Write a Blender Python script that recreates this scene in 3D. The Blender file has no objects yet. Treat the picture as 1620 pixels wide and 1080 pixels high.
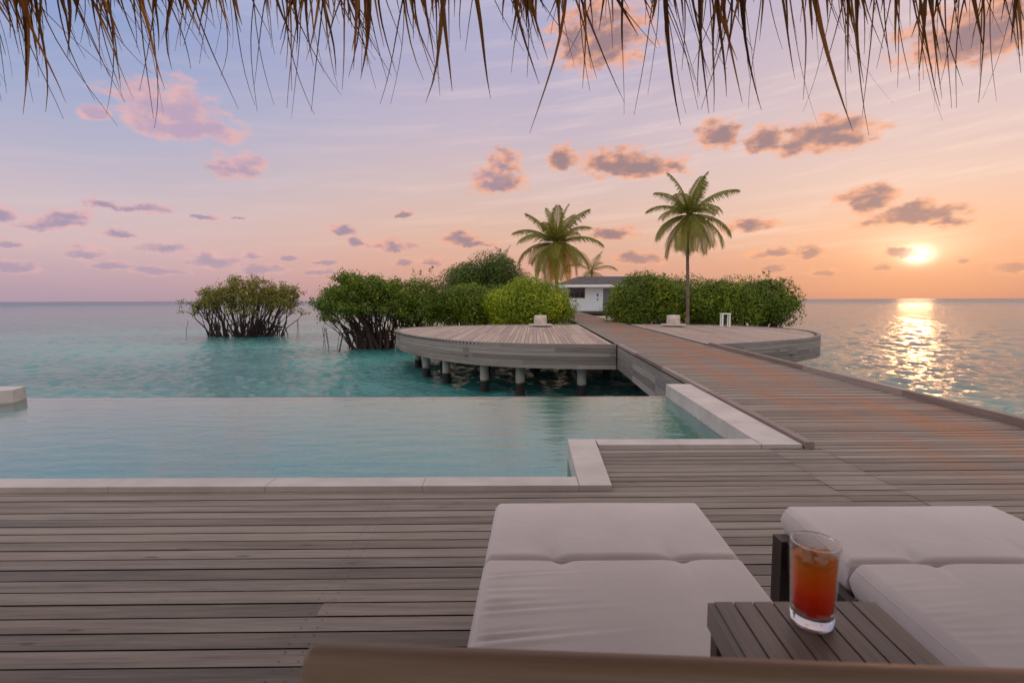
import bpy, math, random
import numpy as np
from mathutils import Vector, Matrix
R = math.radians
rng = np.random.default_rng(7)
random.seed(7)
C = bpy.context.scene.collection
S = bpy.context.scene

# ------------------------------------------------------------------ camera
CZ = 1.15; F = 810.0
PITCH = math.atan(65.5 / F); ROLL = 0.0036
fw = Vector((0, math.cos(PITCH), -math.sin(PITCH)))
r0 = Vector((1, 0, 0)); u0 = Vector((0, math.sin(PITCH), math.cos(PITCH)))
rt = r0 * math.cos(ROLL) - u0 * math.sin(ROLL)
up = u0 * math.cos(ROLL) + r0 * math.sin(ROLL)
cam = bpy.data.cameras.new('camera'); camo = bpy.data.objects.new('camera', cam); C.objects.link(camo)
M = Matrix((rt, up, -fw)).transposed().to_4x4(); M.translation = (0, 0, CZ)
camo.matrix_world = M
cam.sensor_width = 36; cam.lens = 18; cam.clip_start = 0.02; cam.clip_end = 60000
cam.dof.use_dof = True; cam.dof.focus_distance = 3.2; cam.dof.aperture_fstop = 5.6
S.camera = camo
S.render.resolution_x = 1024; S.render.resolution_y = 682
S.view_settings.view_transform = 'Standard'; S.view_settings.look = 'None'
S.view_settings.exposure = 0.20; S.view_settings.gamma = 1
S.cycles.max_bounces = 10; S.cycles.transparent_max_bounces = 16

def ray(px, py): return fw + rt * ((px - 810) / F) + up * ((540 - py) / F)
def P(px, py, z=0.0):
    d = ray(px, py); t = (z - CZ) / d.z
    return Vector((d.x * t, d.y * t, z))
def D(px, py, Y):
    d = ray(px, py); t = Y / d.y
    return Vector((d.x * t, Y, CZ + d.z * t))
def azel(px, py):
    d = ray(px, py).normalized()
    return math.atan2(d.x, d.y), math.asin(d.z)

# ------------------------------------------------------------------ world
SUN_AZ, SUN_EL = azel(1452, 404)
W = bpy.data.worlds.new('World'); S.world = W; W.use_nodes = True
nt = W.node_tree; nt.nodes.clear()
def N(t, **k):
    n = nt.nodes.new(t)
    for a, b in k.items(): setattr(n, a, b)
    return n
def L(a, b): nt.links.new(a, b)
def val(s, v):
    if hasattr(v, 'default_value') or isinstance(v, bpy.types.NodeSocket): L(v, s)
    else: s.default_value = v
def mth(op, a, b=0.0, c=0.0, clamp=False):
    n = N('ShaderNodeMath', operation=op, use_clamp=clamp)
    val(n.inputs[0], a); val(n.inputs[1], b); val(n.inputs[2], c)
    return n.outputs[0]
def vm(op, a, b=(0, 0, 0), c=(0, 0, 0), out=0):
    n = N('ShaderNodeVectorMath', operation=op)
    val(n.inputs[0], a); val(n.inputs[1], b)
    if op == 'MULTIPLY_ADD': val(n.inputs[2], c)
    return n.outputs[out]
def mixc(f, a, b, bt='MIX'):
    n = N('ShaderNodeMix', data_type='RGBA', blend_type=bt)
    val(n.inputs[0], f); val(n.inputs[6], a); val(n.inputs[7], b)
    return n.outputs[2]
def rng_map(v, a, b, c=0.0, d=1.0, smooth=True):
    n = N('ShaderNodeMapRange', interpolation_type='SMOOTHSTEP' if smooth else 'LINEAR')
    val(n.inputs[0], v)
    for i, x in enumerate((a, b, c, d)): n.inputs[i + 1].default_value = x
    return n.outputs[0]
def ramp(v, stops):
    n = N('ShaderNodeValToRGB'); cr = n.color_ramp
    while len(cr.elements) < len(stops): cr.elements.new(0.5)
    for e, (p, c) in zip(cr.elements, stops):
        e.position = p; e.color = (*c, 1)
    val(n.inputs[0], v); return n.outputs[0]
tc = N('ShaderNodeTexCoord'); dirv = tc.outputs['Generated']
sp = N('ShaderNodeSeparateXYZ'); L(dirv, sp.inputs[0])
az = mth('ARCTAN2', sp.outputs[0], sp.outputs[1])
el = mth('ABSOLUTE', mth('ARCSINE', sp.outputs[2]))
eln = mth('DIVIDE', el, R(60))
def st(l): return [(a / 60.0, c) for a, c in l]
top = (.66, .62, .62); zen = (.90, .82, .78)
left = ramp(eln, st([(0, (.38, .28, .34)), (2, (.46, .32, .37)), (5, (.57, .41, .42)), (8, (.55, .44, .47)), (12, (.43, .40, .50)), (17, (.32, .36, .53)), (24, (.23, .31, .54)), (36, top), (60, zen)]))
mid = ramp(eln, st([(0, (.50, .27, .23)), (3.5, (.63, .335, .25)), (7, (.65, .41, .32)), (12, (.60, .445, .42)), (18, (.49, .41, .49)), (24, (.40, .37, .51)), (31, (.35, .36, .53)), (40, top), (60, zen)]))
right = ramp(eln, st([(0, (.42, .205, .17)), (3, (.58, .285, .20)), (6, (.69, .405, .29)), (10, (.71, .495, .41)), (16, (.65, .49, .48)), (22, (.56, .44, .48)), (28, (.49, .41, .50)), (40, top), (60, zen)]))
back = ramp(eln, st([(0, (.55, .54, .58)), (8, (.76, .71, .71)), (18, (.90, .83, .79)), (40, (.90, .83, .79)), (60, zen)]))
sky = mixc(rng_map(az, R(-44), R(-2)), left, mid)
sky = mixc(rng_map(az, R(2), R(38)), sky, right)
aaz = mth('ABSOLUTE', mth('SUBTRACT', az, R(8)))
sky = mixc(rng_map(aaz, R(62), R(110)), sky, back)
# thin cirrus streaks
cv = N('ShaderNodeCombineXYZ'); L(mth('MULTIPLY', az, 2.2), cv.inputs[0])
L(mth('MULTIPLY', mth('SUBTRACT', el, mth('MULTIPLY', az, 0.09)), 26.0), cv.inputs[1])
ns = N('ShaderNodeTexNoise'); L(cv.outputs[0], ns.inputs['Vector']); ns.inputs['Scale'].default_value = 1.6; ns.inputs['Detail'].default_value = 7; ns.inputs['Roughness'].default_value = .6
cir = mth('MULTIPLY', rng_map(ns.outputs['Fac'], .45, .72), rng_map(az, R(-30), R(25), .25, 1.0))
cir = mth('MULTIPLY', cir, rng_map(el, R(1), R(7)))
sky = mixc(mth('MULTIPLY', cir, .24), sky, (.97, .74, .62, 1))
# glow round the sun
dx = mth('SUBTRACT', az, SUN_AZ); dy = mth('SUBTRACT', el, SUN_EL)
def gau(sx, sy, oy=0.0):
    a = mth('DIVIDE', dx, R(sx)); b = mth('DIVIDE', mth('SUBTRACT', dy, R(oy)), R(sy))
    return mth('EXPONENT', mth('MULTIPLY', mth('ADD', mth('MULTIPLY', a, a), mth('MULTIPLY', b, b)), -1.0))
def addc(base, fac, col):
    return vm('MULTIPLY_ADD', col, vm('SCALE', (1, 1, 1)) if False else fac, base)
def glow(base, fac, col):
    cb = N('ShaderNodeCombineXYZ')
    for i in range(3): L(mth('MULTIPLY', fac, col[i]), cb.inputs[i])
    return vm('ADD', base, cb.outputs[0])
sky = glow(sky, gau(13, 4, 1.5), (.12, .045, .0))
sky = glow(sky, gau(3.2, 1.3, .5), (.28, .23, .15))
core = gau(.95, .68, .05)
sky = glow(sky, core, (1.3, 1.15, .9))
# cumulus: each cloud stands at its own azimuth and elevation
qv = N('ShaderNodeCombineXYZ'); L(az, qv.inputs[0]); L(el, qv.inputs[1])
n1 = N('ShaderNodeTexNoise'); n1.inputs['Scale'].default_value = 22; n1.inputs['Detail'].default_value = 6; n1.inputs['Roughness'].default_value = .62
L(vm('MULTIPLY', qv.outputs[0], (1, 1.5, 1)), n1.inputs['Vector'])
warp = vm('MULTIPLY_ADD', n1.outputs['Color'], (R(2.6), R(1.7), 0), (-R(1.3), -R(.85), 0))
q = vm('ADD', qv.outputs[0], warp)
CL = [(268,182,82,46),(300,205,90,25),(150,180,26,14),(378,268,46,22),(785,292,48,22),(795,262,26,22),(893,256,24,22),(975,262,56,24),(1015,268,70,18),(1140,218,36,24),(1212,226,34,24),(1300,222,88,28),(1320,205,50,20),(1383,318,34,26),(1370,312,56,12),(1440,345,84,19),(1462,334,30,20),(1505,353,34,10),(1430,404,36,8),(1396,425,20,6),(1520,413,20,8),(1180,360,42,14),(968,372,38,13),(1010,410,42,11),(1220,403,62,10),(1278,398,24,16),(1300,432,32,8),(1605,424,36,12),(728,380,30,14),(750,386,34,6),(618,390,40,13),(540,366,28,9),(562,385,12,8),(640,342,14,7),(85,355,64,14),(112,345,30,14),(165,324,30,11),(218,332,50,9),(193,372,34,9),(20,385,30,6),(130,400,44,12),(20,425,50,13),(262,393,42,10),(182,421,36,8),(340,415,50,12),(397,404,24,8),(410,427,40,9),(248,432,48,9),(515,415,24,6),(458,412,16,5),(0,340,26,17),(680,415,22,7),(640,416,22,6),(950,70,74,56),(1545,62,120,52),(510,433,34,7),(325,345,22,5),(375,344,14,4),(-60,380,60,14),(1690,330,50,22),(1225,425,20,6)]
acc = None
for (cx, cy, rx, ry) in CL:
    a, e = azel(cx, cy)
    d = ray(cx, cy); k = d.length
    ra = rx / F * math.cos(a) ** 2 * 1.35; re = ry / F / k * 1.5
    v = vm('MULTIPLY_ADD', q, (1 / ra, 1 / re, 0), (-a / ra, -e / re, 0))
    v2 = vm('MULTIPLY', v, (-1, -1.7, 0))
    ln = vm('LENGTH', vm('MAXIMUM', v, v2), out=1)
    acc = ln if acc is None else mth('MINIMUM', acc, ln)
n2 = N('ShaderNodeTexNoise'); n2.inputs['Scale'].default_value = 30; n2.inputs['Detail'].default_value = 7; n2.inputs['Roughness'].default_value = .52
L(vm('MULTIPLY', qv.outputs[0], (1, 1.9, 1)), n2.inputs['Vector'])
n3 = N('ShaderNodeTexNoise'); n3.inputs['Scale'].default_value = 34; n3.inputs['Detail'].default_value = 5; n3.inputs['Roughness'].default_value = .55
L(vm('MULTIPLY_ADD', qv.outputs[0], (1, 1.9, 1), (-R(.35), -R(1.0), 0)), n3.inputs['Vector'])
fld = mth('ADD', mth('SUBTRACT', 1.0, acc), mth('MULTIPLY', mth('SUBTRACT', n2.outputs['Fac'], .5), 1.5))
alpha = mth('MULTIPLY', rng_map(fld, .04, .52), .93)
lowfade = rng_map(el, R(.6), R(7), .50, 1.0)
alpha = mth('MULTIPLY', alpha, lowfade)
edgec = mixc(rng_map(az, R(-35), R(5)), (.68, .40, .40, 1), (.84, .38, .22, 1))
bodyc = mixc(rng_map(az, R(-35), R(12)), (.33, .26, .36, 1), (.29, .18, .19, 1))
hi = rng_map(el, R(9), R(15))
bodyc = mixc(mth('MULTIPLY', hi, mth('SUBTRACT', 1.0, rng_map(az, R(-10), R(4)))), bodyc, (.44, .32, .43, 1))
core2 = mth('ADD', mth('SUBTRACT', 1.02, acc), mth('MULTIPLY', mth('SUBTRACT', n1.outputs['Fac'], .5), 1.0))
relief = mth('MULTIPLY', mth('SUBTRACT', n2.outputs['Fac'], n3.outputs['Fac']), -1.1)
cloudc = mixc(rng_map(mth('SUBTRACT', core2, relief), .15, .85), edgec, bodyc)
alpha = mth('MULTIPLY', alpha, mth('SUBTRACT', 1.0, mth('MULTIPLY', core, .25)))
sky = mixc(alpha, sky, cloudc)
bg = N('ShaderNodeBackground'); L(sky, bg.inputs[0]); bg.inputs[1].default_value = 1.0
# faint physical twilight under the coloured dusk
sk = N('ShaderNodeTexSky'); sk.sky_type = 'NISHITA'; sk.sun_disc = False; sk.sun_elevation = SUN_EL; sk.sun_rotation = SUN_AZ
bg2 = N('ShaderNodeBackground'); L(sk.outputs[0], bg2.inputs[0]); bg2.inputs[1].default_value = 0.004
ad = N('ShaderNodeAddShader'); L(bg.outputs[0], ad.inputs[0]); L(bg2.outputs[0], ad.inputs[1])
wo = N('ShaderNodeOutputWorld'); L(ad.outputs[0], wo.inputs[0])

sun = bpy.data.lights.new('sun', 'SUN'); suno = bpy.data.objects.new('sun', sun); C.objects.link(suno)
sun.energy = 0.03; sun.color = (1.0, .48, .20); sun.angle = R(2.5)
sd = Vector((math.sin(SUN_AZ) * math.cos(SUN_EL), math.cos(SUN_AZ) * math.cos(SUN_EL), math.sin(SUN_EL)))
suno.rotation_euler = sd.to_track_quat('Z', 'Y').to_euler()

# ------------------------------------------------------------------ tags
def tag(o, label=None, cat=None, group=None, kind=None):
    if label: o['label'] = label
    if cat: o['category'] = cat
    if group: o['group'] = group
    if kind: o['kind'] = kind
    return o
def empty(name, loc, label, cat, group=None, rz=0):
    o = bpy.data.objects.new(name, None); C.objects.link(o)
    o.location = loc; o.rotation_euler = (0, 0, rz); o.empty_display_size = .1
    return tag(o, label, cat, group)
def reparent(o, p):
    if p is not None:
        o.parent = p
    return o

# ------------------------------------------------------------------ mesh helper
class MB:
    """collects faces, with a grain uv and a random shade per board"""
    def __init__(s): s.v = []; s.f = []; s.uv = []; s.c = []
    def face(s, pts, uvs=None, c=.5):
        i = len(s.v); s.v += [tuple(p) for p in pts]; s.f.append(tuple(range(i, i + len(pts))))
        s.uv += list(uvs) if uvs else [(p[0], p[1]) for p in pts]; s.c.append(c)
    def hexa(s, b, t, c=None, g=0):
        """b, t: four lower and four upper corners (ccw); g: which edge the grain follows (0: b0-b1)"""
        c = random.random() if c is None else c
        ou, ov = random.random() * 40, random.random() * 40
        def q(p, axis_o, au, avv): 
            return [(ou + (Vector(x) - axis_o).dot(au), ov + (Vector(x) - axis_o).dot(avv)) for x in p]
        b = [Vector(x) for x in b]; t = [Vector(x) for x in t]
        au = (b[1] - b[0]) if g == 0 else (b[3] - b[0])
        if g == 2: au = t[0] - b[0]
        au = au.normalized()
        for fc in ((t[0], t[1], t[2], t[3]), (b[3], b[2], b[1], b[0]), (b[0], b[1], t[1], t[0]), (b[1], b[2], t[2], t[1]), (b[2], b[3], t[3], t[2]), (b[3], b[0], t[0], t[3])):
            n = (fc[1] - fc[0]).cross(fc[2] - fc[0])
            if n.length < 1e-12: n = Vector((0, 0, 1))
            n.normalize(); av = n.cross(au)
            if av.length < .3: av = Vector((0, 0, 1)) if abs(au.z) < .9 else Vector((1, 0, 0)); a2 = n.cross(av)
            else: a2 = au
            s.face(fc, q(fc, b[0], a2, av.normalized()), c)
    def box(s, x0, x1, y0, y1, z0, z1, c=None, g=0):
        b = [(x0, y0, z0), (x1, y0, z0), (x1, y1, z0), (x0, y1, z0)]
        s.hexa(b, [(p[0], p[1], z1) for p in b], c, g)
    def tube(s, pts, rad, n=6, c=.5, caps=True):
        pts = [Vector(p) for p in pts]
        if not hasattr(rad, '__len__'): rad = [rad] * len(pts)
        rings = []; pt = None
        for i, p in enumerate(pts):
            t = (pts[min(i + 1, len(pts) - 1)] - pts[max(i - 1, 0)]).normalized()
            if pt is None:
                a = t.orthogonal().normalized()
            else:
                a = (a - t * a.dot(t)).normalized()
            pt = t; b = t.cross(a)
            rings.append([p + (a * math.cos(2 * math.pi * k / n) + b * math.sin(2 * math.pi * k / n)) * rad[i] for k in range(n)])
        l = 0
        for i in range(len(rings) - 1):
            l2 = l + (pts[i + 1] - pts[i]).length
            for k in range(n):
                k2 = (k + 1) % n
                s.face((rings[i][k], rings[i][k2], rings[i + 1][k2], rings[i + 1][k]), ((l, k / n), (l, (k + 1) / n), (l2, (k + 1) / n), (l2, k / n)), c)
            l = l2
        if caps:
            s.face(rings[0][::-1], None, c); s.face(rings[-1], None, c)
    def lathe(s, prof, n=32, c=.5, ctr=(0, 0, 0)):
        cx, cy, cz = ctr
        rg = [[(cx + r * math.cos(2 * math.pi * k / n), cy + r * math.sin(2 * math.pi * k / n), cz + z) for k in range(n)] for r, z in prof]
        for i in range(len(rg) - 1):
            for k in range(n):
                k2 = (k + 1) % n
                s.face((rg[i][k], rg[i][k2], rg[i + 1][k2], rg[i + 1][k]), ((k / n, i), ((k + 1) / n, i), ((k + 1) / n, i + 1), (k / n, i + 1)), c)
    def build(s, name, mat, parent=None, smooth=False, merge=False, bevel=0):
        me = bpy.data.meshes.new(name)
        me.from_pydata(s.v, [], s.f)
        uv = me.uv_layers.new(name='grain'); uv.data.foreach_set('uv', np.array(s.uv, dtype=np.float32).ravel())
        at = me.attributes.new('shade', 'FLOAT', 'FACE'); at.data.foreach_set('value', np.array(s.c, dtype=np.float32))
        return finish(me, name, mat, parent, smooth, merge, bevel)
def finish(me, name, mat, parent=None, smooth=False, merge=False, bevel=0):
    if mat: me.materials.append(mat)
    if merge:
        import bmesh
        bm = bmesh.new(); bm.from_mesh(me); bmesh.ops.remove_doubles(bm, verts=bm.verts, dist=1e-5)
        bmesh.ops.recalc_face_normals(bm, faces=bm.faces); bm.to_mesh(me); bm.free()
    if smooth: me.polygons.foreach_set('use_smooth', [True] * len(me.polygons))
    o = bpy.data.objects.new(name, me); C.objects.link(o)
    if parent is not None:
        # geometry is given in world space; bring it into the parent's frame
        o.parent = parent
        pm = Matrix.Translation(parent_loc(parent)) @ Matrix.Rotation(parent_rz(parent), 4, 'Z')
        me.transform(pm.inverted())
    if bevel:
        md = o.modifiers.new('bevel', 'BEVEL'); md.width = bevel; md.segments = 2; md.limit_method = 'ANGLE'
    me.update()
    return o
def parent_loc(p):
    v = Vector(p.location)
    while p.parent: p = p.parent; v += Vector(p.location)
    return v
def parent_rz(p):
    r = p.rotation_euler.z
    while p.parent: p = p.parent; r += p.rotation_euler.z
    return r
def npmesh(name, verts, faces, mat, parent=None, smooth=False, shade=None):
    me = bpy.data.meshes.new(name); k = faces.shape[1]
    me.vertices.add(len(verts)); me.vertices.foreach_set('co', verts.astype(np.float32).ravel())
    me.loops.add(faces.size); me.loops.foreach_set('vertex_index', faces.astype(np.int32).ravel())
    me.polygons.add(len(faces)); me.polygons.foreach_set('loop_start', np.arange(0, faces.size, k, dtype=np.int32))
    me.update(calc_edges=True)
    if shade is not None:
        at = me.attributes.new('shade', 'FLOAT', 'FACE'); at.data.foreach_set('value', shade.astype(np.float32))
    return finish(me, name, mat, parent, smooth)

# ------------------------------------------------------------------ materials
class MT:
    def __init__(s, name):
        global nt
        s.m = bpy.data.materials.new(name); s.m.use_nodes = True; nt = s.m.node_tree
        s.b = nt.nodes['Principled BSDF']; s.out = nt.nodes['Material Output']
    def set(s, **k):
        for a, b in k.items(): val(s.b.inputs[a.replace('_', ' ')], b)
        return s
    def bump(s, h, strength=.3, dist=.01):
        n = N('ShaderNodeBump'); n.inputs['Strength'].default_value = strength; n.inputs['Distance'].default_value = dist
        L(h, n.inputs['Height']); L(n.outputs[0], s.b.inputs['Normal']); return n
def noise(vec, scale, detail=5, rough=.55, out='Fac'):
    n = N('ShaderNodeTexNoise'); L(vec, n.inputs['Vector'])
    n.inputs['Scale'].default_value = scale; n.inputs['Detail'].default_value = detail; n.inputs['Roughness'].default_value = rough
    return n.outputs[out]
def objc(): return N('ShaderNodeTexCoord').outputs['Object']
def wpos(): return N('ShaderNodeNewGeometry').outputs['Position']
def plain(name, col, rough=.6, metal=0.0, var=.12, scale=6.0, bump=.0, spec=None):
    t = MT(name); v = objc()
    f = noise(v, scale, 6, .6)
    c = mixc(rng_map(f, .25, .75), tuple(x * (1 - var) for x in col) + (1,), tuple(min(1, x * (1 + var)) for x in col) + (1,))
    t.set(Base_Color=c, Roughness=rough, Metallic=metal)
    if spec is not None: t.b.inputs['Specular IOR Level'].default_value = spec
    if bump: t.bump(noise(v, scale * 12, 4), bump, .004)
    return t.m
def wood(name, c1, c2, grain=(1.2, 26.0), rough=.72, streak=None, bump=.35, spec=.3, var=.5, warm_tint=None):
    """boards: uv 'grain' runs along each board, 'shade' differs from board to board"""
    t = MT(name)
    uvn = N('ShaderNodeUVMap'); uvn.uv_map = 'grain'; uv = uvn.outputs[0]
    sh = N('ShaderNodeAttribute', attribute_name='shade').outputs['Fac']
    g1 = noise(vm('MULTIPLY', uv, (grain[0], grain[1], 1)), 1.0, 8, .62)
    g2 = noise(vm('MULTIPLY', uv, (grain[0] * 4, grain[1] * 5, 1)), 1.0, 5, .7)
    g3 = noise(vm('MULTIPLY', uv, (.7, 5, 1)), 1.0, 3, .5)
    f = mth('ADD', mth('MULTIPLY', g1, .55), mth('MULTIPLY', g2, .45))
    f = mth('ADD', f, mth('MULTIPLY', mth('SUBTRACT', sh, .5), var))
    col = mixc(rng_map(f, .28, .74), tuple(c1) + (1,), tuple(c2) + (1,))
    col = mixc(mth('MULTIPLY', rng_map(g3, .5, .8), .45), col, (c1[0] * 1.05, c1[1] * .82, c1[2] * .72, 1))
    # knots and cracks
    vo = N('ShaderNodeTexVoronoi'); vo.feature = 'F1'; L(vm('MULTIPLY', uv, (2.2, 9, 1)), vo.inputs['Vector']); vo.inputs['Scale'].default_value = 1
    kn = rng_map(vo.outputs['Distance'], .03, .10, 1, 0)
    cr = rng_map(noise(vm('MULTIPLY', uv, (2.0, 60, 1)), 1.0, 4, .6), .68, .76)
    dark = mth('MAXIMUM', mth('MULTIPLY', kn, .55), mth('MULTIPLY', cr, .45))
    col = mixc(dark, col, (c1[0] * .28, c1[1] * .25, c1[2] * .25, 1))
    if warm_tint:
        p = wpos(); s_ = N('ShaderNodeSeparateXYZ'); L(p, s_.inputs[0])
        # two wandering bands of warm brown, lengthwise of the walk
        yy = s_.outputs[1]
        wv = mth('MULTIPLY', mth('SUBTRACT', noise(vm('MULTIPLY', p, (0, .22, 0)), 1, 2), .5), 1.3)
        sx = mth('ADD', mth('SUBTRACT', s_.outputs[0], mth('MULTIPLY', yy, .0432)), wv)
        tr = None
        for c0, wd, am in ((2.95, .26, .9), (3.75, .34, 1.0)):
            d_ = mth('DIVIDE', mth('SUBTRACT', sx, c0), wd)
            e_ = mth('MULTIPLY', mth('EXPONENT', mth('MULTIPLY', mth('MULTIPLY', d_, d_), -1.0)), am)
            tr = e_ if tr is None else mth('MAXIMUM', tr, e_)
        pat = rng_map(noise(vm('MULTIPLY', p, (1.3, .55, 1)), 1.0, 6, .62), .32, .58)
        tr = mth('MULTIPLY', mth('MULTIPLY', tr, pat), rng_map(yy, 2.4, 4.6))
        tr = mth('MULTIPLY', tr, rng_map(f, .2, .6, .7, 1.0))
        # patchy warm brown over most of the walk
        broad = mth('MULTIPLY', rng_map(noise(vm('MULTIPLY', p, (1.1, .5, 1)), 1.0, 4, .6), .44, .66), mth('MULTIPLY', rng_map(sx, 1.9, 3.0), .40))
        tr = mth('MAXIMUM', tr, broad)
        col = mixc(mth('MULTIPLY', tr, .9), col, (.34, .145, .075, 1))
    t.set(Base_Color=col, Roughness=rng_map(f, .2, .8, rough - .1, min(1, rough + .12)))
    t.b.inputs['Specular IOR Level'].default_value = spec
    h = mth('SUBTRACT', f, mth('MULTIPLY', dark, .8))
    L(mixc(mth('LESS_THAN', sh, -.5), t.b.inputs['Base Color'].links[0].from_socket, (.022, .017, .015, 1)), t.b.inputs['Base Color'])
    t.bump(h, bump, .003)
    return t.m

m_deck = wood('deck_wood', (.120, .098, .088), (.345, .285, .258), warm_tint=True, rough=.66, spec=.28, var=.20)
m_plat = wood('platform_wood', (.29, .205, .18), (.52, .40, .35), rough=.62, spec=.35, var=.26)
m_skirt = wood('skirt_wood', (.15, .125, .12), (.34, .30, .28), grain=(.8, 22), var=.28, bump=.5)
m_kerb = wood('kerb_wood', (.19, .135, .12), (.36, .28, .26), grain=(1.2, 20))
m_stone = plain('pool_stone', (.50, .44, .43), .55, var=.12, scale=3.5, bump=.12)
m_conc = None
t = MT('pile_concrete'); v = wpos(); zz = N('ShaderNodeSeparateXYZ'); L(v, zz.inputs[0])
wl = mth('ADD', zz.outputs[2], mth('MULTIPLY', mth('SUBTRACT', noise(v, 3.0), .5), .18))
c = mixc(rng_map(wl, -1.13, -1.05), (.02, .018, .018, 1), mixc(rng_map(noise(v, 2.5, 6), .3, .7), (.32, .29, .27, 1), (.50, .46, .43, 1)))
t.set(Base_Color=c, Roughness=.8); m_conc = t.m
m_frame = wood('lounger_frame_wood', (.045, .032, .028), (.10, .075, .062), grain=(2, 30), rough=.5, spec=.4, bump=.2)
m_table = wood('table_wood', (.14, .11, .09), (.36, .29, .25), grain=(2.5, 40), rough=.42, spec=.5, bump=.25, var=.4)
m_head = wood('headboard_wood', (.34, .21, .14), (.50, .34, .24), grain=(1.5, 26), rough=.45, spec=.4, bump=.15)
m_metal = plain('dark_metal', (.035, .03, .03), .4, var=.2)
m_white = plain('white_paint', (.78, .78, .80), .5, var=.04, scale=2)
m_plank_white = plain('house_board', (.74, .78, .84), .6, var=.05, scale=1.5)
m_roof = plain('roof_shingle', (.13, .11, .125), .85, var=.35, scale=5, bump=.4)
m_sand = plain('island_sand', (.45, .38, .30), .9, var=.2, scale=1.2, bump=.3)

# fabric
t = MT('cushion_fabric'); v = objc()
w1 = N('ShaderNodeTexWave'); w1.inputs['Scale'].default_value = 260; L(v, w1.inputs['Vector'])
f = noise(v, 3.0, 5, .6)
c = mixc(rng_map(f, .3, .7), (.68, .595, .60, 1), (.76, .67, .665, 1))
t.set(Base_Color=c, Roughness=.9); t.b.inputs['Sheen Weight'].default_value = .25
t.b.inputs['Specular IOR Level'].default_value = .15
hh = mth('ADD', mth('MULTIPLY', noise(v, 9, 4, .55), .8), mth('MULTIPLY', noise(v, 700, 2), .05))
t.bump(hh, .35, .012); m_fab = t.m

# leaves
def leafmat(name, dark, light, hot=None, trans=.3):
    t = MT(name)
    sh = N('ShaderNodeAttribute', attribute_name='shade').outputs['Fac']
    c = mixc(sh, tuple(dark) + (1,), tuple(light) + (1,))
    if hot: c = mixc(rng_map(sh, .86, 1.0), c, tuple(hot) + (1,))
    t.set(Base_Color=c, Roughness=.5); t.b.inputs['Specular IOR Level'].default_value = .35
    tr = N('ShaderNodeBsdfTranslucent'); L(c, tr.inputs[0])
    mx = N('ShaderNodeMixShader'); mx.inputs[0].default_value = trans
    L(t.b.outputs[0], mx.inputs[1]); L(tr.outputs[0], mx.inputs[2]); L(mx.outputs[0], t.out.inputs[0])
    return t.m
m_leaf_bright = leafmat('bright_leaf', (.13, .20, .012), (.42, .50, .015), (.66, .62, .04))
m_leaf_mid = leafmat('bush_leaf', (.055, .10, .008), (.24, .315, .015), (.44, .45, .04))
m_leaf_mang = leafmat('mangrove_leaf', (.10, .115, .02), (.36, .32, .05), (.56, .28, .08))
m_leaf_mang2 = leafmat('mangrove_leaf_green', (.05, .10, .008), (.21, .285, .02), (.42, .33, .04))
m_leaf_dark = leafmat('dark_leaf', (.035, .075, .014), (.14, .20, .025))
m_frond = leafmat('frond_leaf', (.10, .12, .02), (.38, .34, .05), (.75, .34, .05), .4)
m_bark = plain('palm_bark', (.17, .125, .10), .9, var=.35, scale=7, bump=.6)
m_mbark = plain('mangrove_bark', (.05, .03, .027), .9, var=.35, scale=4, bump=.4)
t = MT('thatch'); sh = N('ShaderNodeAttribute', attribute_name='shade').outputs['Fac']
c = mixc(sh, (.085, .040, .016, 1), (.62, .28, .08, 1)); t.set(Base_Color=c, Roughness=.7)
tr = N('ShaderNodeBsdfTranslucent'); L(c, tr.inputs[0]); mx = N('ShaderNodeMixShader'); mx.inputs[0].default_value = .5
L(t.b.outputs[0], mx.inputs[1]); L(tr.outputs[0], mx.inputs[2]); L(mx.outputs[0], t.out.inputs[0]); m_thatch = t.m

# sea
t = MT('sea_water'); p = wpos()
ds = vm('LENGTH', vm('MULTIPLY', p, (1, 1, 0)), out=1)
pn = noise(vm('MULTIPLY', p, (.6, 1, 1)), .09, 4, .5)
shal = mixc(rng_map(pn, .38, .62), (.025, .17, .18, 1), (.075, .32, .31, 1))
sx_ = N('ShaderNodeSeparateXYZ'); L(p, sx_.inputs[0])
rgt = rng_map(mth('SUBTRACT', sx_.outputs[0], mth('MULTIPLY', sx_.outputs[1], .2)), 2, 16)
shal = mixc(mth('MULTIPLY', rgt, .75), shal, (.15, .125, .12, 1))  # right-hand water: pinkish sunset light put into the body colour
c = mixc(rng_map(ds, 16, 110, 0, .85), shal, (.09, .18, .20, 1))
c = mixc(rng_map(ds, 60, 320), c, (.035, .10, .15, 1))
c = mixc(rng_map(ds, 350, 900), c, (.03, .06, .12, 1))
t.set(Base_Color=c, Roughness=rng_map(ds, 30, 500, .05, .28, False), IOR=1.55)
b1 = noise(vm('MULTIPLY', p, (1, 1.7, 1)), 2.3, 6, .60)
b2 = noise(vm('MULTIPLY', p, (1, 1.6, 1)), .5, 4, .6)
hh = mth('ADD', mth('MULTIPLY', b1, .46), mth('MULTIPLY', b2, .12))
t.bump(hh, .8, .5); m_sea = t.m
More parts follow.
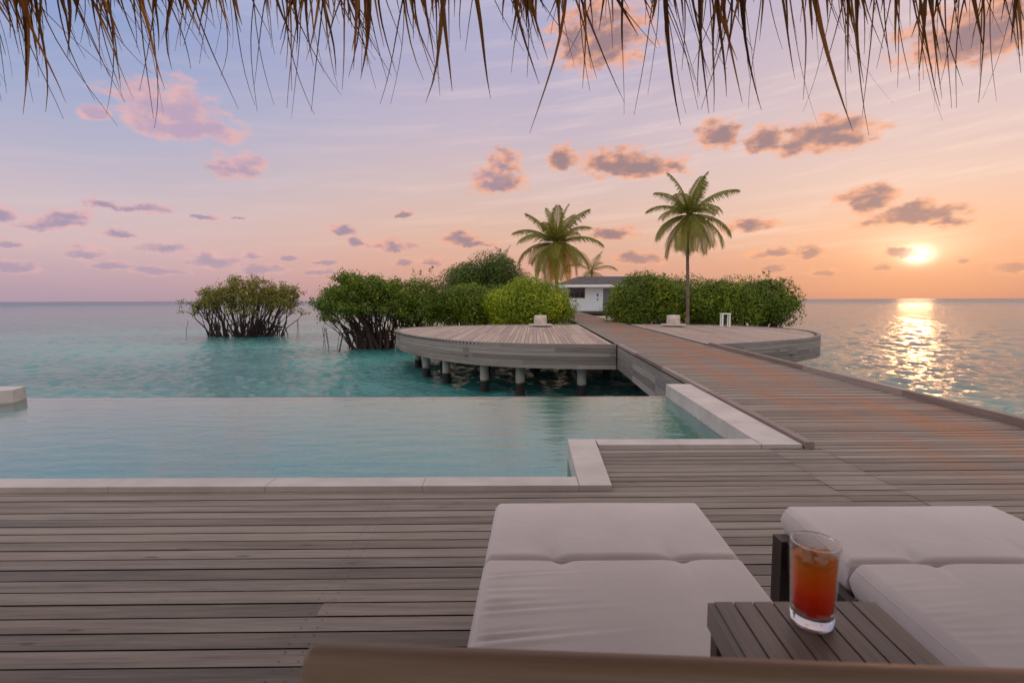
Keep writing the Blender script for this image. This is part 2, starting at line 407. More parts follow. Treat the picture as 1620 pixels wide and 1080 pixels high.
# pool water: clear, thin surface over a tiled basin
t = MT('pool_water'); p = wpos()
nb = mth('ADD', mth('MULTIPLY', noise(vm('MULTIPLY', p, (.8, 2.2, 1)), 2.6, 3, .5), .6), mth('MULTIPLY', noise(vm('MULTIPLY', vm('ADD', p, vm('MULTIPLY', p, (0, 0, 0))), (1, 3.0, 1)), 8, 3, .5), .17))
bn = N('ShaderNodeBump'); bn.inputs['Strength'].default_value = .27; bn.inputs['Distance'].default_value = .045; L(nb, bn.inputs['Height'])
gl = N('ShaderNodeBsdfGlossy'); gl.inputs['Roughness'].default_value = .02; L(bn.outputs[0], gl.inputs['Normal'])
tp = N('ShaderNodeBsdfTransparent'); tp.inputs[0].default_value = (.70, .93, .93, 1)
fr = N('ShaderNodeFresnel'); fr.inputs[0].default_value = 1.75; L(bn.outputs[0], fr.inputs['Normal'])
mx = N('ShaderNodeMixShader'); L(mth('MULTIPLY_ADD', fr.outputs[0], 1.35, .03, clamp=True), mx.inputs[0]); L(tp.outputs[0], mx.inputs[1]); L(gl.outputs[0], mx.inputs[2])
L(mx.outputs[0], t.out.inputs[0]); m_pool = t.m
t = MT('pool_tile'); p = wpos()
bt = N('ShaderNodeTexBrick'); bt.offset = 0; L(p, bt.inputs['Vector']); bt.inputs['Scale'].default_value = 10
bt.inputs['Color1'].default_value = (.25, .62, .61, 1); bt.inputs['Color2'].default_value = (.29, .68, .67, 1); bt.inputs['Mortar'].default_value = (.24, .58, .575, 1)
bt.inputs['Brick Width'].default_value = .5; bt.inputs['Row Height'].default_value = .5
t.set(Base_Color=bt.outputs[0], Roughness=.4); m_tile = t.m

# ------------------------------------------------------------------ sea
SEA = -1.40
def build_sea():
    ang = np.concatenate([np.linspace(R(-58), R(58), 760), np.linspace(R(66), R(294), 40)])
    rr = [2.5]
    while rr[-1] < 30000: rr.append(rr[-1] * (1.0065 if rr[-1] < 900 else 1.05))
    rr = np.array(rr); A, Rr = np.meshgrid(ang, rr)
    X = Rr * np.sin(A); Y = Rr * np.cos(A); Z = np.zeros_like(X)
    sp_ = Rr * .0055
    wind = R(200)
    for i in range(70):
        lam = .24 * (2.2 / .24) ** (i / 69.0)
        th = wind + rng.normal(0, .75)
        k = 2 * math.pi / lam; amp = lam * .0042 * (1.0 if lam < .9 else (.9 / lam) ** .9)
        w = np.clip((lam / sp_ - 2.2) / 2.0, 0, 1)
        Z += w * amp * np.sin(k * (X * math.cos(th) + Y * math.sin(th)) + rng.uniform(0, 6.28))
    Z = Z + .5 * np.abs(Z) ** 1.2
    V = np.stack([X, Y, Z + SEA], -1).reshape(-1, 3)
    n, m = len(rr), len(ang)
    i, j = np.meshgrid(np.arange(n - 1), np.arange(m), indexing='ij'); j2 = (j + 1) % m
    Fc = np.stack([i * m + j, (i + 1) * m + j, (i + 1) * m + j2, i * m + j2], -1).reshape(-1, 4)[:, ::-1]
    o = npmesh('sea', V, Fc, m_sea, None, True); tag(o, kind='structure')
build_sea()

# ------------------------------------------------------------------ deck and walk
MY = .0432                                    # lengthwise lean of the walk
TX = .010                                     # boards' lean
PW = .0855; GAP = .0078
def sx(s, y): return s + MY * y
WL, WR = 2.16, 4.36                           # walk edges (lengthwise lines)
POOL_L, POOL_FAR = -11.0, 6.71
deck = MB(); walk = MB()
def plank(mb, xa, xb, yk, w=PW - GAP, z=0.0, th=.028):
    dz = random.uniform(-.0012, .0012)
    b = [(xa, yk + TX * xa, z - th), (xb, yk + TX * xb, z - th), (xb, yk + w + TX * xb, z - th), (xa, yk + w + TX * xa, z - th)]
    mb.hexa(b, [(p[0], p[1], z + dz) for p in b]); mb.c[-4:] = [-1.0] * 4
def run(mb, xa, xb, yk, cuts):
    xs = [xa] + [c for c in cuts if xa + .1 < c < xb - .1] + [xb]
    for a, b in zip(xs[:-1], xs[1:]): plank(mb, a + .0015, b - .0015, yk)
k0 = int(-2.4 / PW); yk = k0 * PW
CUT = [1.82]
kk = 0
while yk < 56:
    ym = yk + PW / 2
    if yk < 3.93:
        st_ = [c + (0 if c > 0 else ((kk * 7) % 4 - 1.5) * .9) for c in CUT] if kk % 2 else [1.82]
        if kk % 9 in (3, 4): st_.append(-.72)
        st_ = [sx(c, ym) if c > 0 else c for c in st_] + [sx(2.21, ym)]
        if ym < 3.06: run(deck, -9.5, 6.4, yk, st_)
        else: run(deck, .50, 6.4, yk, st_)
    else:
        if ym < 13.2: e = sx(WR, ym)
        else: e = sx(WR, ym)
        a = sx(WL, ym) - (.02)
        run(walk, a, e, yk, [])
    yk += PW; kk += 1
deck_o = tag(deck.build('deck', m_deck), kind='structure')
# dark joists under the boards
jo = MB()
x = -9.2
while x < 6.3:
    for (ya, yb) in ((-2.3, 3.0),) if x < .55 else ((-2.3, 3.92),):
        jo.box(x, x + .05, ya, yb, -.18, -.0305)
    x += .5
jo.box(-9.5, 6.4, -2.4, 3.0, -.30, -.19)
jo.box(.62, 6.4, 3.0, 3.90, -.30, -.19)
jo.build('joist', m_metal, deck_o)
jo = MB(); jo.box(-9.5, .49, -2.4, 3.0, -.0302, -.0296); jo.box(.49, 6.4, -2.4, 3.90, -.0302, -.0296); jo.build('gap_shade_sheet', m_metal, deck_o)  # dark sheets added under the boards so the gaps look shaded
sc = MB()
yk = k0 * PW
while yk < 3.8:
    for s_ in (-3.02, -.75, -.69, 1.79, 1.85, 2.18, 2.24, 3.4, 5.2):
        if yk > 2.9 and s_ < .9: continue
        for dy in (.018, .062):
            x = s_ + (MY * yk if s_ > 0 else 0) + random.uniform(-.003, .003); y = yk + dy + TX * x
            sc.face([(x + .0032 * math.cos(a * 1.047), y + .0032 * math.sin(a * 1.047), .0022) for a in range(6)])
    yk += PW
sc.build('screw', m_metal, deck_o)
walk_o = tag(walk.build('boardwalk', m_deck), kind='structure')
jo = MB(); jo.hexa([(sx(WL, 3.92), 3.92, -.034), (sx(WR, 3.92), 3.92, -.034), (sx(WR, 55), 55, -.034), (sx(WL, 55), 55, -.034)], [(sx(WL, 3.92), 3.92, -.0305), (sx(WR, 3.92), 3.92, -.0305), (sx(WR, 55), 55, -.0305), (sx(WL, 55), 55, -.0305)]); jo.build('gap_shade_sheet', m_metal, walk_o)  # same added dark sheet, shading the gaps of the walk

def strip(mb, pts, w, z0, z1, seg=1, c=None, side=1):
    """a beam along a line of plan points, w wide to its right side"""
    for i in range(len(pts) - 1):
        a, b = Vector(pts[i]), Vector(pts[i + 1]); t_ = (b - a).normalized(); n = Vector((t_.y, -t_.x, 0)) * w * side
        for j in range(seg):
            p = a.lerp(b, j / seg); q_ = a.lerp(b, (j + 1) / seg) - t_ * .004
            bb = [(p.x, p.y, z0), (q_.x, q_.y, z0), (q_.x + n.x, q_.y + n.y, z0), (p.x + n.x, p.y + n.y, z0)]
            mb.hexa(bb, [(x_[0], x_[1], z1) for x_ in bb], c)
def line(s, ya, yb): return [(sx(s, ya), ya, 0), (sx(s, yb), yb, 0)]
# kerb beams on both sides of the walk
kb = MB(); strip(kb, line(WL - .075, 3.86, 12.75), .07, .0, .055, 4); kb.build('kerb_beam', m_kerb, walk_o, bevel=.006)
kb = MB(); strip(kb, line(WR, 1.5, 12.75), .09, -.02, .075, 5); kb.build('kerb_beam', m_kerb, walk_o, bevel=.006)
# skirt boards of the walk (five boards high)
for (s0, ya, yb, sd_) in ((WL - .03, 6.75, 12.85, -1), (WR + .04, 2.0, 12.9, 1)):
    kb = MB()
    for i in range(4):
        strip(kb, line(s0, ya, yb), .03 + .004 * (i % 2), -.035 - .14 * (i + 1) + .006, -.035 - .14 * i, 3, side=sd_)
    kb.build('skirt_board', m_skirt, walk_o)
# support beams and piles under the walk
kb = MB()
for s_ in (WL + .25, 3.2, WR - .3): strip(kb, line(s_, 4.0, 54), .12, -.62, -.36, 6)
kb.build('bearer', m_skirt, walk_o)
for y in (7.6, 10.4, 26, 31, 36, 41, 46, 51):
    for s_ in (WL + .35, WR - .3):
        mb = MB(); mb.lathe([(.14, -2.4), (.14, -.62), (0.001, -.62)], 14, ctr=(sx(s_, y), y, 0)); mb.build('pile', m_conc, walk_o, True)

# ------------------------------------------------------------------ round platform
out_px = [(1110,546.5),(980,546.3),(900,546),(830,545),(770,543),(720,539.5),(680,535),(650,530.5),(632,526),(626,522.5),(632,520),(655,518),(700,516.2),(760,515),(850,514.2),(905,513.8),(960,513.6),(1020,513.7),(1080,514.1),(1140,515),(1190,516.6),(1235,519.2),(1270,522.5),(1292,526.5),(1298,530.5),(1293,534),(1270,537.2),(1225,540.8),(1175,544),(1130,546.3)]
raw = [P(a, b, 0) for a, b in out_px]
pc = sum(raw, Vector()) / len(raw)
# resample as a smooth closed outline
def smooth_closed(pts, n=420):
    ang = np.array([math.atan2(p.y - pc.y, p.x - pc.x) for p in pts]); rad = np.array([(p - pc).length for p in pts])
    o_ = np.argsort(ang); ang, rad = ang[o_], rad[o_]
    a2 = np.concatenate([ang - 2 * math.pi, ang, ang + 2 * math.pi]); r2 = np.tile(rad, 3)
    th = np.linspace(-math.pi, math.pi, n, endpoint=False)
    rr_ = np.interp(th, a2, r2)
    for _ in range(30): rr_ = (np.roll(rr_, 1) + rr_ * 2 + np.roll(rr_, -1)) / 4
    return [Vector((pc.x + r_ * math.cos(t_), pc.y + r_ * math.sin(t_), 0)) for t_, r_ in zip(th, rr_)]
OUT = smooth_closed(raw)
plat = empty('platform', (pc.x, pc.y, SEA), 'round weathered timber platform on piles that the boardwalk crosses', 'platform')
def yspan(s):
    ys = []
    n = len(OUT)
    for i in range(n):
        a, b = OUT[i], OUT[(i + 1) % n]
        fa = a.x - MY * a.y - s; fb = b.x - MY * b.y - s
        if fa * fb < 0: ys.append(a.y + (b.y - a.y) * fa / (fa - fb))
    return (min(ys), max(ys)) if len(ys) >= 2 else None
pl = MB(); s = -12.0
while s < 14:
    s += .115
    if WL - .02 < s < WR + .11: continue
    a = yspan(s + .01); b = yspan(s + .10)
    if not a or not b: continue
    y0, y1 = max(a[0], b[0]) + .05, min(a[1], b[1]) - .05
    if y1 - y0 < .2: continue
    yy = y0; 
    while yy < y1 - .05:
        ye = min(y1, yy + random.uniform(3.2, 5.5))
        if y1 - ye < .6: ye = y1
        bb = [(sx(s, yy), yy, -.03), (sx(s, ye), ye, -.03), (sx(s - .106, ye), ye, -.03), (sx(s - .106, yy), yy, -.03)]
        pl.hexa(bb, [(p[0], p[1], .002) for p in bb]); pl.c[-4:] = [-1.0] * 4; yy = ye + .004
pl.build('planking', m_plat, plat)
sk_ = MB()
n = len(OUT)
def in_walk(p, m=0.0): s_ = p.x - MY * p.y; return WL - .05 - m < s_ < WR + .02 + m
for i in range(6):
    z1 = .03 - .106 * i; z0 = z1 - .102; off = .012 * (i % 2) + random.uniform(0, .006)
    cc = random.random(); ul = 0
    for j in range(n):
        a, b = OUT[j], OUT[(j + 1) % n]
        if in_walk(a) or in_walk(b):
            s_a = a.x - MY * a.y
            continue
        na = (a - pc).normalized(); nb_ = (b - pc).normalized(); ll = (b - a).length
        A = a + na * off; B = b + nb_ * off; A2 = a - na * .10; B2 = b - nb_ * .10
        def u(p, z): return (p.x, p.y, z)
        if j % 61 == (i * 17) % 61: cc = random.random()
        v0 = i * 3.7; 
        sk_.face((u(A, z0), u(B, z0), u(B, z1), u(A, z1)), ((ul, v0), (ul + ll, v0), (ul + ll, v0 + .1), (ul, v0 + .1)), cc)
        sk_.face((u(A, z1), u(B, z1), u(B2, z1), u(A2, z1)), ((ul, v0 + .1), (ul + ll, v0 + .1), (ul + ll, v0 + .16), (ul, v0 + .16)), cc)
        sk_.face((u(B, z0), u(A, z0), u(A2, z0), u(B2, z0)), None, cc)
        sk_.face((u(A2, z0), u(A2, z1), u(B2, z1), u(B2, z0)), ((ul, v0), (ul, v0 + .1), (ul + ll, v0 + .1), (ul + ll, v0)), cc)
        ul += ll
sk_.build('skirt', m_skirt, plat)
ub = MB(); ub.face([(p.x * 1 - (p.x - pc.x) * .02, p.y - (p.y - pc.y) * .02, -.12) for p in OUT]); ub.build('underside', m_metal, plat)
for (px, Y) in ((672, 17.0), (686, 15.6), (700, 19), (733, 13.9), (770, 18), (815, 13.6), (850, 18.5), (921, 13.5), (780, 22), (900, 20), (960, 17), (1013, 14.2), (1090, 18), (1180, 19.5), (1258, 17.3), (1230, 20.5), (1150, 15.5), (660, 19.5)):
    p = D(px, 500, Y); dd_ = Vector((p.x - pc.x, p.y - pc.y, 0)); th_ = math.atan2(dd_.y, dd_.x)
    ro = (OUT[int((th_ + math.pi) / (2 * math.pi) * len(OUT)) % len(OUT)] - pc).length - .55
    if dd_.length > ro: p = pc + dd_.normalized() * ro
    mb = MB(); mb.lathe([(.125, -2.4), (.125, -.35), (.15, -.35), (.15, -.2), (.001, -.2)], 18, ctr=(p.x, p.y, 0)); mb.build('pile', m_conc, plat, True)
bm_ = MB()
for Y in (14.0, 16.2, 18.4, 20.6):
    a, b = yspan(0), None
    bm_.box(pc.x - 4.6, pc.x + 4.6, Y, Y + .15, -.36, -.125)
bm_.build('crossbeam', m_skirt, plat)

# stools and the little white stand on the platform
for px, py, lb in ((855, 516.5, 'whitewashed round block stool on a flat disc, left of the boardwalk before the bright bush'), (1065, 516.5, 'pale round block stool on a flat disc, right of the boardwalk by the tall palm')):
    p = P(px, py, 0); e = empty('block_stool', p, lb, 'stool', 'round block stools on the platform')
    a = MB(); a.lathe([(.001, .004), (.30, .004), (.30, .04), (.52, .055), (.52, .10), (.50, .112), (.001, .112)], 40, ctr=p); a.build('disc_base', m_stone, e, True, True)
    a = MB(); a.lathe([(.001, .1125), (.27, .1125), (.282, .13), (.272, .43), (.258, .475), (.22, .49), (.001, .50)], 36, ctr=p); a.build('stool_block', plain('stool_stone', (.55, .46, .42), .8, var=.25, scale=5, bump=.4), e, True, True)
p = P(1147, 516.5, 0); e = empty('towel_stand', p, 'small white open frame stand near the right rim of the platform', 'stand')
for q_ in (-1, 1):
    for d_ in (-.1, .1):
        a = MB(); a.box(p.x + q_ * .15 - .025, p.x + q_ * .15 + .025, p.y + d_ - .02, p.y + d_ + .02, .004, .52, g=2); a.build('leg', m_white, e)
a = MB(); a.box(p.x - .19, p.x + .19, p.y - .13, p.y + .13, .52, .565); a.build('top_rail', m_white, e)

# ------------------------------------------------------------------ swimming pool
CT = .032                                     # coping top
pool = empty('swimming_pool', (-4, 5, -1), 'infinity pool of turquoise water edged with pale stone coping', 'swimming pool')
X1 = lambda y: .46 - .0 * y
def slab(mb, pts, z0, z1):
    n_ = len(pts)
    mb.face([(x_, y_, z1) for x_, y_ in pts]); mb.face([(x_, y_, z0) for x_, y_ in pts][::-1])
    for i in range(n_):
        a, b = pts[i], pts[(i + 1) % n_]; mb.face([(a[0], a[1], z0), (b[0], b[1], z0), (b[0], b[1], z1), (a[0], a[1], z1)], None, random.random())
def stones(pa, pb, w0, w1, L_=.6):
    """coping slabs from pa to pb: inner edge line a, outer edge line b given as two point pairs"""
    (a0, a1), (b0, b1) = pa, pb
    a0, a1, b0, b1 = map(Vector, (a0, a1, b0, b1)); n_ = max(1, round((a1 - a0).length / L_))
    for i in range(n_):
        t0, t1 = i / n_, (i + 1) / n_ - .003 / max(.1, (a1 - a0).length)
        p4 = [a0.lerp(a1, t0), a0.lerp(a1, t1), b0.lerp(b1, t1), b0.lerp(b1, t0)]
        ar = sum(p4[k].x * p4[(k + 1) % 4].y - p4[(k + 1) % 4].x * p4[k].y for k in range(4))
        if ar < 0: p4.reverse()
        slab(cop, [(p_.x, p_.y) for p_ in p4], -.145, CT + random.uniform(0, .0012))
cop = MB()
yn0, yn1 = 3.015, 3.168
stones(((POOL_L, yn1), (.405, yn1)), ((POOL_L, yn0), (.405, yn0)), 0, 0, .95)
stones(((.405, yn0), (.445, 4.05)), ((.60, yn0), (.665, 4.05)), 0, 0, .55)
stones(((.668, 4.045), (1.925, 4.035)), ((.668, 3.88), (1.925, 3.875)), 0, 0, .62)
stones(((1.928, 3.873), (sx(1.75, 6.73), 6.73)), ((sx(WL - .09, 3.873), 3.873), (sx(WL - .09, 6.73), 6.73)), 0, 0, .66)
cop.build('coping', m_stone, pool, bevel=.006)
lw, lw2 = P(28, 613, CT), P(20, 617, CT); lw3 = P(0, 619, CT)
cop = MB(); stones(((lw2.x, lw2.y), (lw3.x - 3, lw3.y + (lw3.y - lw2.y) / (lw3.x - lw2.x) * -1.2)), ((lw.x, 6.74), (lw3.x - 3, 6.74)), 0, 0, .9)
cop.build('coping', m_stone, pool, bevel=.006)
# basin: floor, inner walls, weir
WZ = -.126
ba = MB(); zb = -.62
zf_ = lambda y: -.58 + (y - yn1) / (6.65 - yn1) * .435
ba.face([(POOL_L, yn1, zf_(yn1)), (.40, yn1, zf_(yn1)), (.44, 4.05, zf_(4.05)), (POOL_L, 4.05, zf_(4.05))])
ba.face([(POOL_L, 4.05, zf_(4.05)), (1.93, 4.05, zf_(4.05)), (2.04, 6.65, zf_(6.65)), (POOL_L, 6.65, zf_(6.65))])
seq = [(POOL_L, yn1 + .002), (.403, yn1 + .002), (.443, 4.053), (1.927, 4.04), (2.038, 6.70)]
seq += [(2.037, 6.648), (POOL_L, 6.648)]
for a, b in zip(seq[:-1], seq[1:]): zt0 = -.14 if a[1] < 6.5 or b[1] < 6.5 else WZ - .011; ba.face([(a[0], a[1], zb), (a[0], a[1], zt0), (b[0], b[1], zt0), (b[0], b[1], zb)])
ba.build('basin', m_tile, pool)
wr = MB(); slab(wr, [(POOL_L, 6.65), (2.04, 6.65), (2.04, 6.705), (POOL_L, 6.705)], -1.7, WZ - .012)
slab(wr, [(sx(1.76, 6), 4.2), (sx(2.05, 6), 4.2), (sx(2.05, 6.7), 6.72), (sx(1.76, 6.7), 6.72)], -1.7, -.146)
slab(wr, [(-11, 6.52), (lw.x - .2, 6.56), (lw.x - .12, 6.72), (-11, 6.72)], -1.7, -.146)
wr.build('weir_wall', m_stone, pool)
pw = MB(); pw.face([(POOL_L, yn1, WZ), (.404, yn1, WZ), (.444, 4.055, WZ), (1.926, 4.042, WZ), (2.036, 6.708, WZ), (POOL_L, 6.708, WZ)])
tag(pw.build('pool_water', m_pool), kind='structure')

# ------------------------------------------------------------------ island and house
def mound():
    nx, ny = 90, 70
    xs = np.linspace(-13, 26, nx); ys = np.linspace(21.5, 85, ny); X, Y = np.meshgrid(xs, ys)
    u_ = (X - 4.5) / 18.0; v_ = (Y - 52) / 31
    h = 1 - (u_ ** 2 + v_ ** 2)
    Z = np.clip(h, -1, .35) * 3.0 - 1.55 + .05 * np.sin(X * 2.1) * np.cos(Y * 1.7)
    Z = np.minimum(Z, -.85 + np.clip((Y - 34) / 15, 0, 1) * .5)
    V = np.stack([X, Y, Z], -1).reshape(-1, 3); i, j = np.meshgrid(np.arange(ny - 1), np.arange(nx - 1), indexing='ij')
    Fc = np.stack([i * nx + j, i * nx + j + 1, (i + 1) * nx + j + 1, (i + 1) * nx + j], -1).reshape(-1, 4)
    tag(npmesh('island', V, Fc, m_sand, None, True), kind='structure')
mound()
HY = 55.0
hx = lambda px: D(px, 470, HY).x
house = empty('bungalow', (hx(960), HY, -.2), 'low white boarded bungalow with grey hipped roof at the boardwalk end', 'house')
ha, hb = hx(893), hx(1062); he = 2.62
wmb = MB()
# wall with openings, front side: pieces around window and door
def zpx(py, Y=HY): return D(930, py, Y).z
wx0, wx1, wz0, wz1 = hx(899), hx(925.5), zpx(471.5), zpx(455)
dx0, dx1, dz1 = hx(952.5), hx(969), zpx(454.8)
def wallbox(x0, x1, z0, z1):
    if x1 - x0 > .01 and z1 - z0 > .01:
        x = x0
        zz_ = z0
        k = 0
        while zz_ < z1 - .005:     # clapboards
            ze = min(z1, zz_ + .17)
            wmb.hexa([(x0, HY - .018, zz_), (x1, HY - .018, zz_), (x1, HY + .14, zz_), (x0, HY + .14, zz_)], [(x0, HY, ze), (x1, HY, ze), (x1, HY + .14, ze), (x0, HY + .14, ze)]); zz_ = ze
wallbox(ha, wx0, -.1, he); wallbox(wx0, wx1, -.1, wz0); wallbox(wx0, wx1, wz1, he); wallbox(wx1, dx0, -.1, he); wallbox(dx0, dx1, dz1, he)
wallbox(dx1 + 1.1, hb, -.1, he); wallbox(dx1, dx1 + 1.1, dz1, he)
wmb.box(ha, ha + .14, HY + .15, HY + 8, -.1, he); wmb.box(hb - .14, hb, HY + .15, HY + 8, -.1, he); wmb.box(ha, hb, HY + 8, HY + 8.15, -.1, he)
wmb.build('wall', m_plank_white, house)
a = MB(); fx = .09
a.box(wx0, wx1, HY - .03, HY + .1, wz1 - fx, wz1); a.box(wx0, wx1, HY - .03, HY + .1, wz0, wz0 + fx)
a.box(wx0, wx0 + fx, HY - .025, HY + .1, wz0 + fx, wz1 - fx, g=2); a.box(wx1 - fx, wx1, HY - .025, HY + .1, wz0 + fx, wz1 - fx, g=2)
for t_ in (.36, .68):
    xm = wx0 + (wx1 - wx0) * t_; a.box(xm - .04, xm + .04, HY - .02, HY + .08, wz0 + fx, wz1 - fx, g=2)
m_red = plain('reddish_wood', (.16, .05, .035), .5, var=.25, scale=6)
win = a.build('window', m_red, house)
t = MT('window_glass'); t.set(Base_Color=(.03, .03, .035, 1), Roughness=.08); m_glass_w = t.m
a = MB(); a.box(wx0 + fx, wx1 - fx, HY + .05, HY + .07, wz0 + fx, wz1 - fx); a.build('pane', m_glass_w, win)
a = MB(); a.box(dx0 + .1, dx1 - .1, HY + .06, HY + .11, 0, dz1 - .1, g=2)
dr = a.build('door', plain('grey_door', (.16, .15, .17), .45, var=.2, scale=3), house)
a = MB(); a.box(dx1 - .2, dx1 - .16, HY + .01, HY + .05, .95, 1.15); a.build('handle', m_white, dr)
a = MB(); a.box(dx0, dx0 + .1, HY - .03, HY + .1, 0, dz1, g=2); a.box(dx1 - .1, dx1, HY - .03, HY + .1, 0, dz1, g=2); a.box(dx0 + .1, dx1 - .1, HY - .03, HY + .1, dz1 - .1, dz1); a.build('door_frame', m_white, house)
a = MB(); a.box(dx1 + .02, dx1 + 1.08, HY + .05, HY + .1, 0, dz1 - .05, g=2); a.build('door', m_red, house)['label'] = 'reddish wooden door leaf'
m_blue = plain('blue_plaque', (.05, .13, .30), .5, var=.1)
a = MB(); a.box(hx(944), hx(946.6), HY - .05, HY - .019, zpx(469), zpx(464.5)); a.build('plaque', m_blue, house)
a = MB(); a.box(hx(944.2), hx(946.2), HY - .05, HY - .019, zpx(475), zpx(472.4)); a.build('plaque', m_blue, house)
# hipped roof with deep eave
rx0, rx1, ry0, ry1 = hx(876), hx(1092), HY - 1.2, HY + 9.2; zr0, zr1 = he + .08, 3.8
g0, g1, gy = rx0 + 3.2, rx1 - 3.4, (ry0 + ry1) / 2
a = MB()
ptsR = [(rx0, ry0, zr0), (rx1, ry0, zr0), (rx1, ry1, zr0), (rx0, ry1, zr0), (g0, gy, zr1), (g1, gy, zr1)]
nrow = 16
def lerp3(p, q_, t_): return tuple(p[i] + (q_[i] - p[i]) * t_ for i in range(3))
for (A, B, Tb, Ta) in ((0, 1, 5, 4), (1, 2, 5, 5), (2, 3, 4, 5), (3, 0, 4, 4)):
    for k in range(nrow):            # shingle courses
        t0, t1 = k / nrow, (k + 1) / nrow
        p0, p1 = lerp3(ptsR[A], ptsR[Ta], t0), lerp3(ptsR[B], ptsR[Tb], t0)
        p2, p3 = lerp3(ptsR[B], ptsR[Tb], t1), lerp3(ptsR[A], ptsR[Ta], t1)
        up_ = lambda p_, d_: (p_[0], p_[1], p_[2] + d_)
        a.face((up_(p0, .03), up_(p1, .03), p2, p3), None, random.random()); a.face((p0, p1, up_(p1, .03), up_(p0, .03)), None, .2)
a.build('roof', m_roof, house)
a = MB(); a.box(rx0, rx1, ry0 - .03, ry0, zr0 - .22, zr0 + .02); a.box(rx0 - .03, rx0, ry0, ry1, zr0 - .22, zr0 + .02); a.box(rx1, rx1 + .03, ry0, ry1, zr0 - .22, zr0 + .02); a.box(rx0, rx1, ry0, ry1, zr0 - .06, zr0 - .02)
a.build('fascia', m_white, house)
a = MB(); a.box(ha - .6, hb, HY - 2.2, HY, -.3, -.04); a.build('porch', m_metal, house)

# ------------------------------------------------------------------ foliage
def leaves(cent, size, up_bias=.3, asp=.46, out=None):
    """bent leaf blades at the given centres; returns verts, tri faces, shade"""
    n_ = len(cent)
    d_ = rng.normal(size=(n_, 3)); d_[:, 2] += up_bias; d_ /= np.linalg.norm(d_, axis=1)[:, None]
    r_ = rng.normal(size=(n_, 3))
    if out is not None:
        o_ = out + rng.normal(0, .45, (n_, 3)) + np.array([0, 0, .25]); o_ /= np.linalg.norm(o_, axis=1)[:, None]
        d_ = d_ - o_ * (d_ * o_).sum(1)[:, None] * .85; d_ /= np.linalg.norm(d_, axis=1)[:, None]; r_ = o_
    s_ = np.cross(d_, r_); s_ /= np.linalg.norm(s_, axis=1)[:, None]
    nn = np.cross(d_, s_)
    L_ = size * rng.uniform(.6, 1.3, n_)[:, None]; w_ = L_ * asp
    a = cent - d_ * L_ / 2; b = cent + s_ * w_ / 2 + nn * L_ * .1; c_ = cent + d_ * L_ / 2; e_ = cent - s_ * w_ / 2 + nn * L_ * .1
    V = np.stack([a, b, c_, e_], 1).reshape(-1, 3); i = np.arange(n_)[:, None] * 4
    Fc = np.concatenate([np.hstack([i, i + 1, i + 2]), np.hstack([i, i + 2, i + 3])], 0)
    return V, Fc
def bush(cx, cy, w, dep, z0, z1, nl, mat, label, name='bush', cat='bush', group=None, leaf=.135, lumps=34, seed=1, sprigs=2, flat=0.0, gap=.0):
    g = np.random.default_rng(seed)
    H = z1 - z0; root = empty(name, (cx, cy, z0), label, cat, group)
    # crown: clumps of leaves around many small boughs on a domed body
    th = g.uniform(0, 2 * np.pi, lumps * 3); ph = np.arccos(g.uniform(-.55, 1, lumps * 3))
    L3 = np.stack([np.cos(th) * np.sin(ph), np.sin(th) * np.sin(ph), np.cos(ph)], 1)
    rad = g.uniform(.72, .98, len(L3))
    cen = L3 * rad[:, None] * np.array([w / 2, dep / 2, H * .5]) * .84
    cen[:, 2] = cen[:, 2] + H * .5
    lr = g.uniform(.10, .25, len(L3)) * min(w, H * 1.3) 
    lshade = g.uniform(-.38, .34, len(L3))
    nl = int(nl * 1.5); wgt = lr ** 2; idx = g.choice(len(L3), nl, p=wgt / wgt.sum())
    dv = g.normal(size=(nl, 3)); dv /= np.linalg.norm(dv, axis=1)[:, None]
    rr_ = g.uniform(.55, 1.06, nl) ** .6
    pos = cen[idx] + dv * (lr[idx] * rr_)[:, None] * np.array([1, 1, .85])
    # sprigs that break the outline
    sp_c = []
    for _ in range(sprigs):
        k = g.integers(len(L3)); base = cen[k] + np.array([0, 0, lr[k]]) * .9
        if base[2] < H * .7: continue
        hgt = g.uniform(.12, .34)
        m_ = 26; tt = g.uniform(0, 1, m_)[:, None]
        sp_c.append(base + tt * np.array([g.normal(0, .1), 0, hgt + .15]) + g.normal(0, .07, (m_, 3)) * (1.3 - tt))
    if sp_c: pos = np.vstack([pos] + sp_c)
    pos[:, 2] = np.clip(pos[:, 2], .05, None)
    keep = np.ones(len(pos), bool)
    if gap > 0:
        q_ = np.sin(pos[:, 0] * 5.1 + 1) + np.sin(pos[:, 2] * 6.3) + np.sin(pos[:, 1] * 4.7 + pos[:, 0] * 2)
        keep = q_ < 1.9 - gap
    pos = pos[keep]
    dout = np.vstack([dv] + [np.tile([[0, 0, 1.0]], (len(c_), 1)) for c_ in sp_c])[keep]
    V, Fc = leaves(pos + np.array([cx, cy, z0]), leaf, out=dout)
    ls = np.full(len(pos), .5); 
    full = np.concatenate([lshade[idx], np.zeros(len(keep) - nl)])[keep]
    ls = np.clip(.45 + full + g.normal(0, .2, len(pos)), 0, 1)
    npmesh('crown', V, Fc, mat, root, False, np.concatenate([ls, ls]))
    # stems
    mb = MB()
    for k in range(0, len(L3), 2):
        b0 = Vector((cx + g.normal(0, w * .08), cy + g.normal(0, dep * .08), z0 - .5)); e_ = Vector(cen[k]) + Vector((cx, cy, z0))
        m1 = b0.lerp(e_, .5) + Vector((g.normal(0, .15), g.normal(0, .15), -.1)); m1.z = max(m1.z, z0)
        mb.tube([b0, m1, e_], [.06, .04, .015], 5, caps=False)
    mb.build('trunk', m_mbark, root, True)
    return root
def at(px, Y): return D(px, 470, Y).x
def zt(px, py, Y): return D(px, py, Y).z
GB = -.75
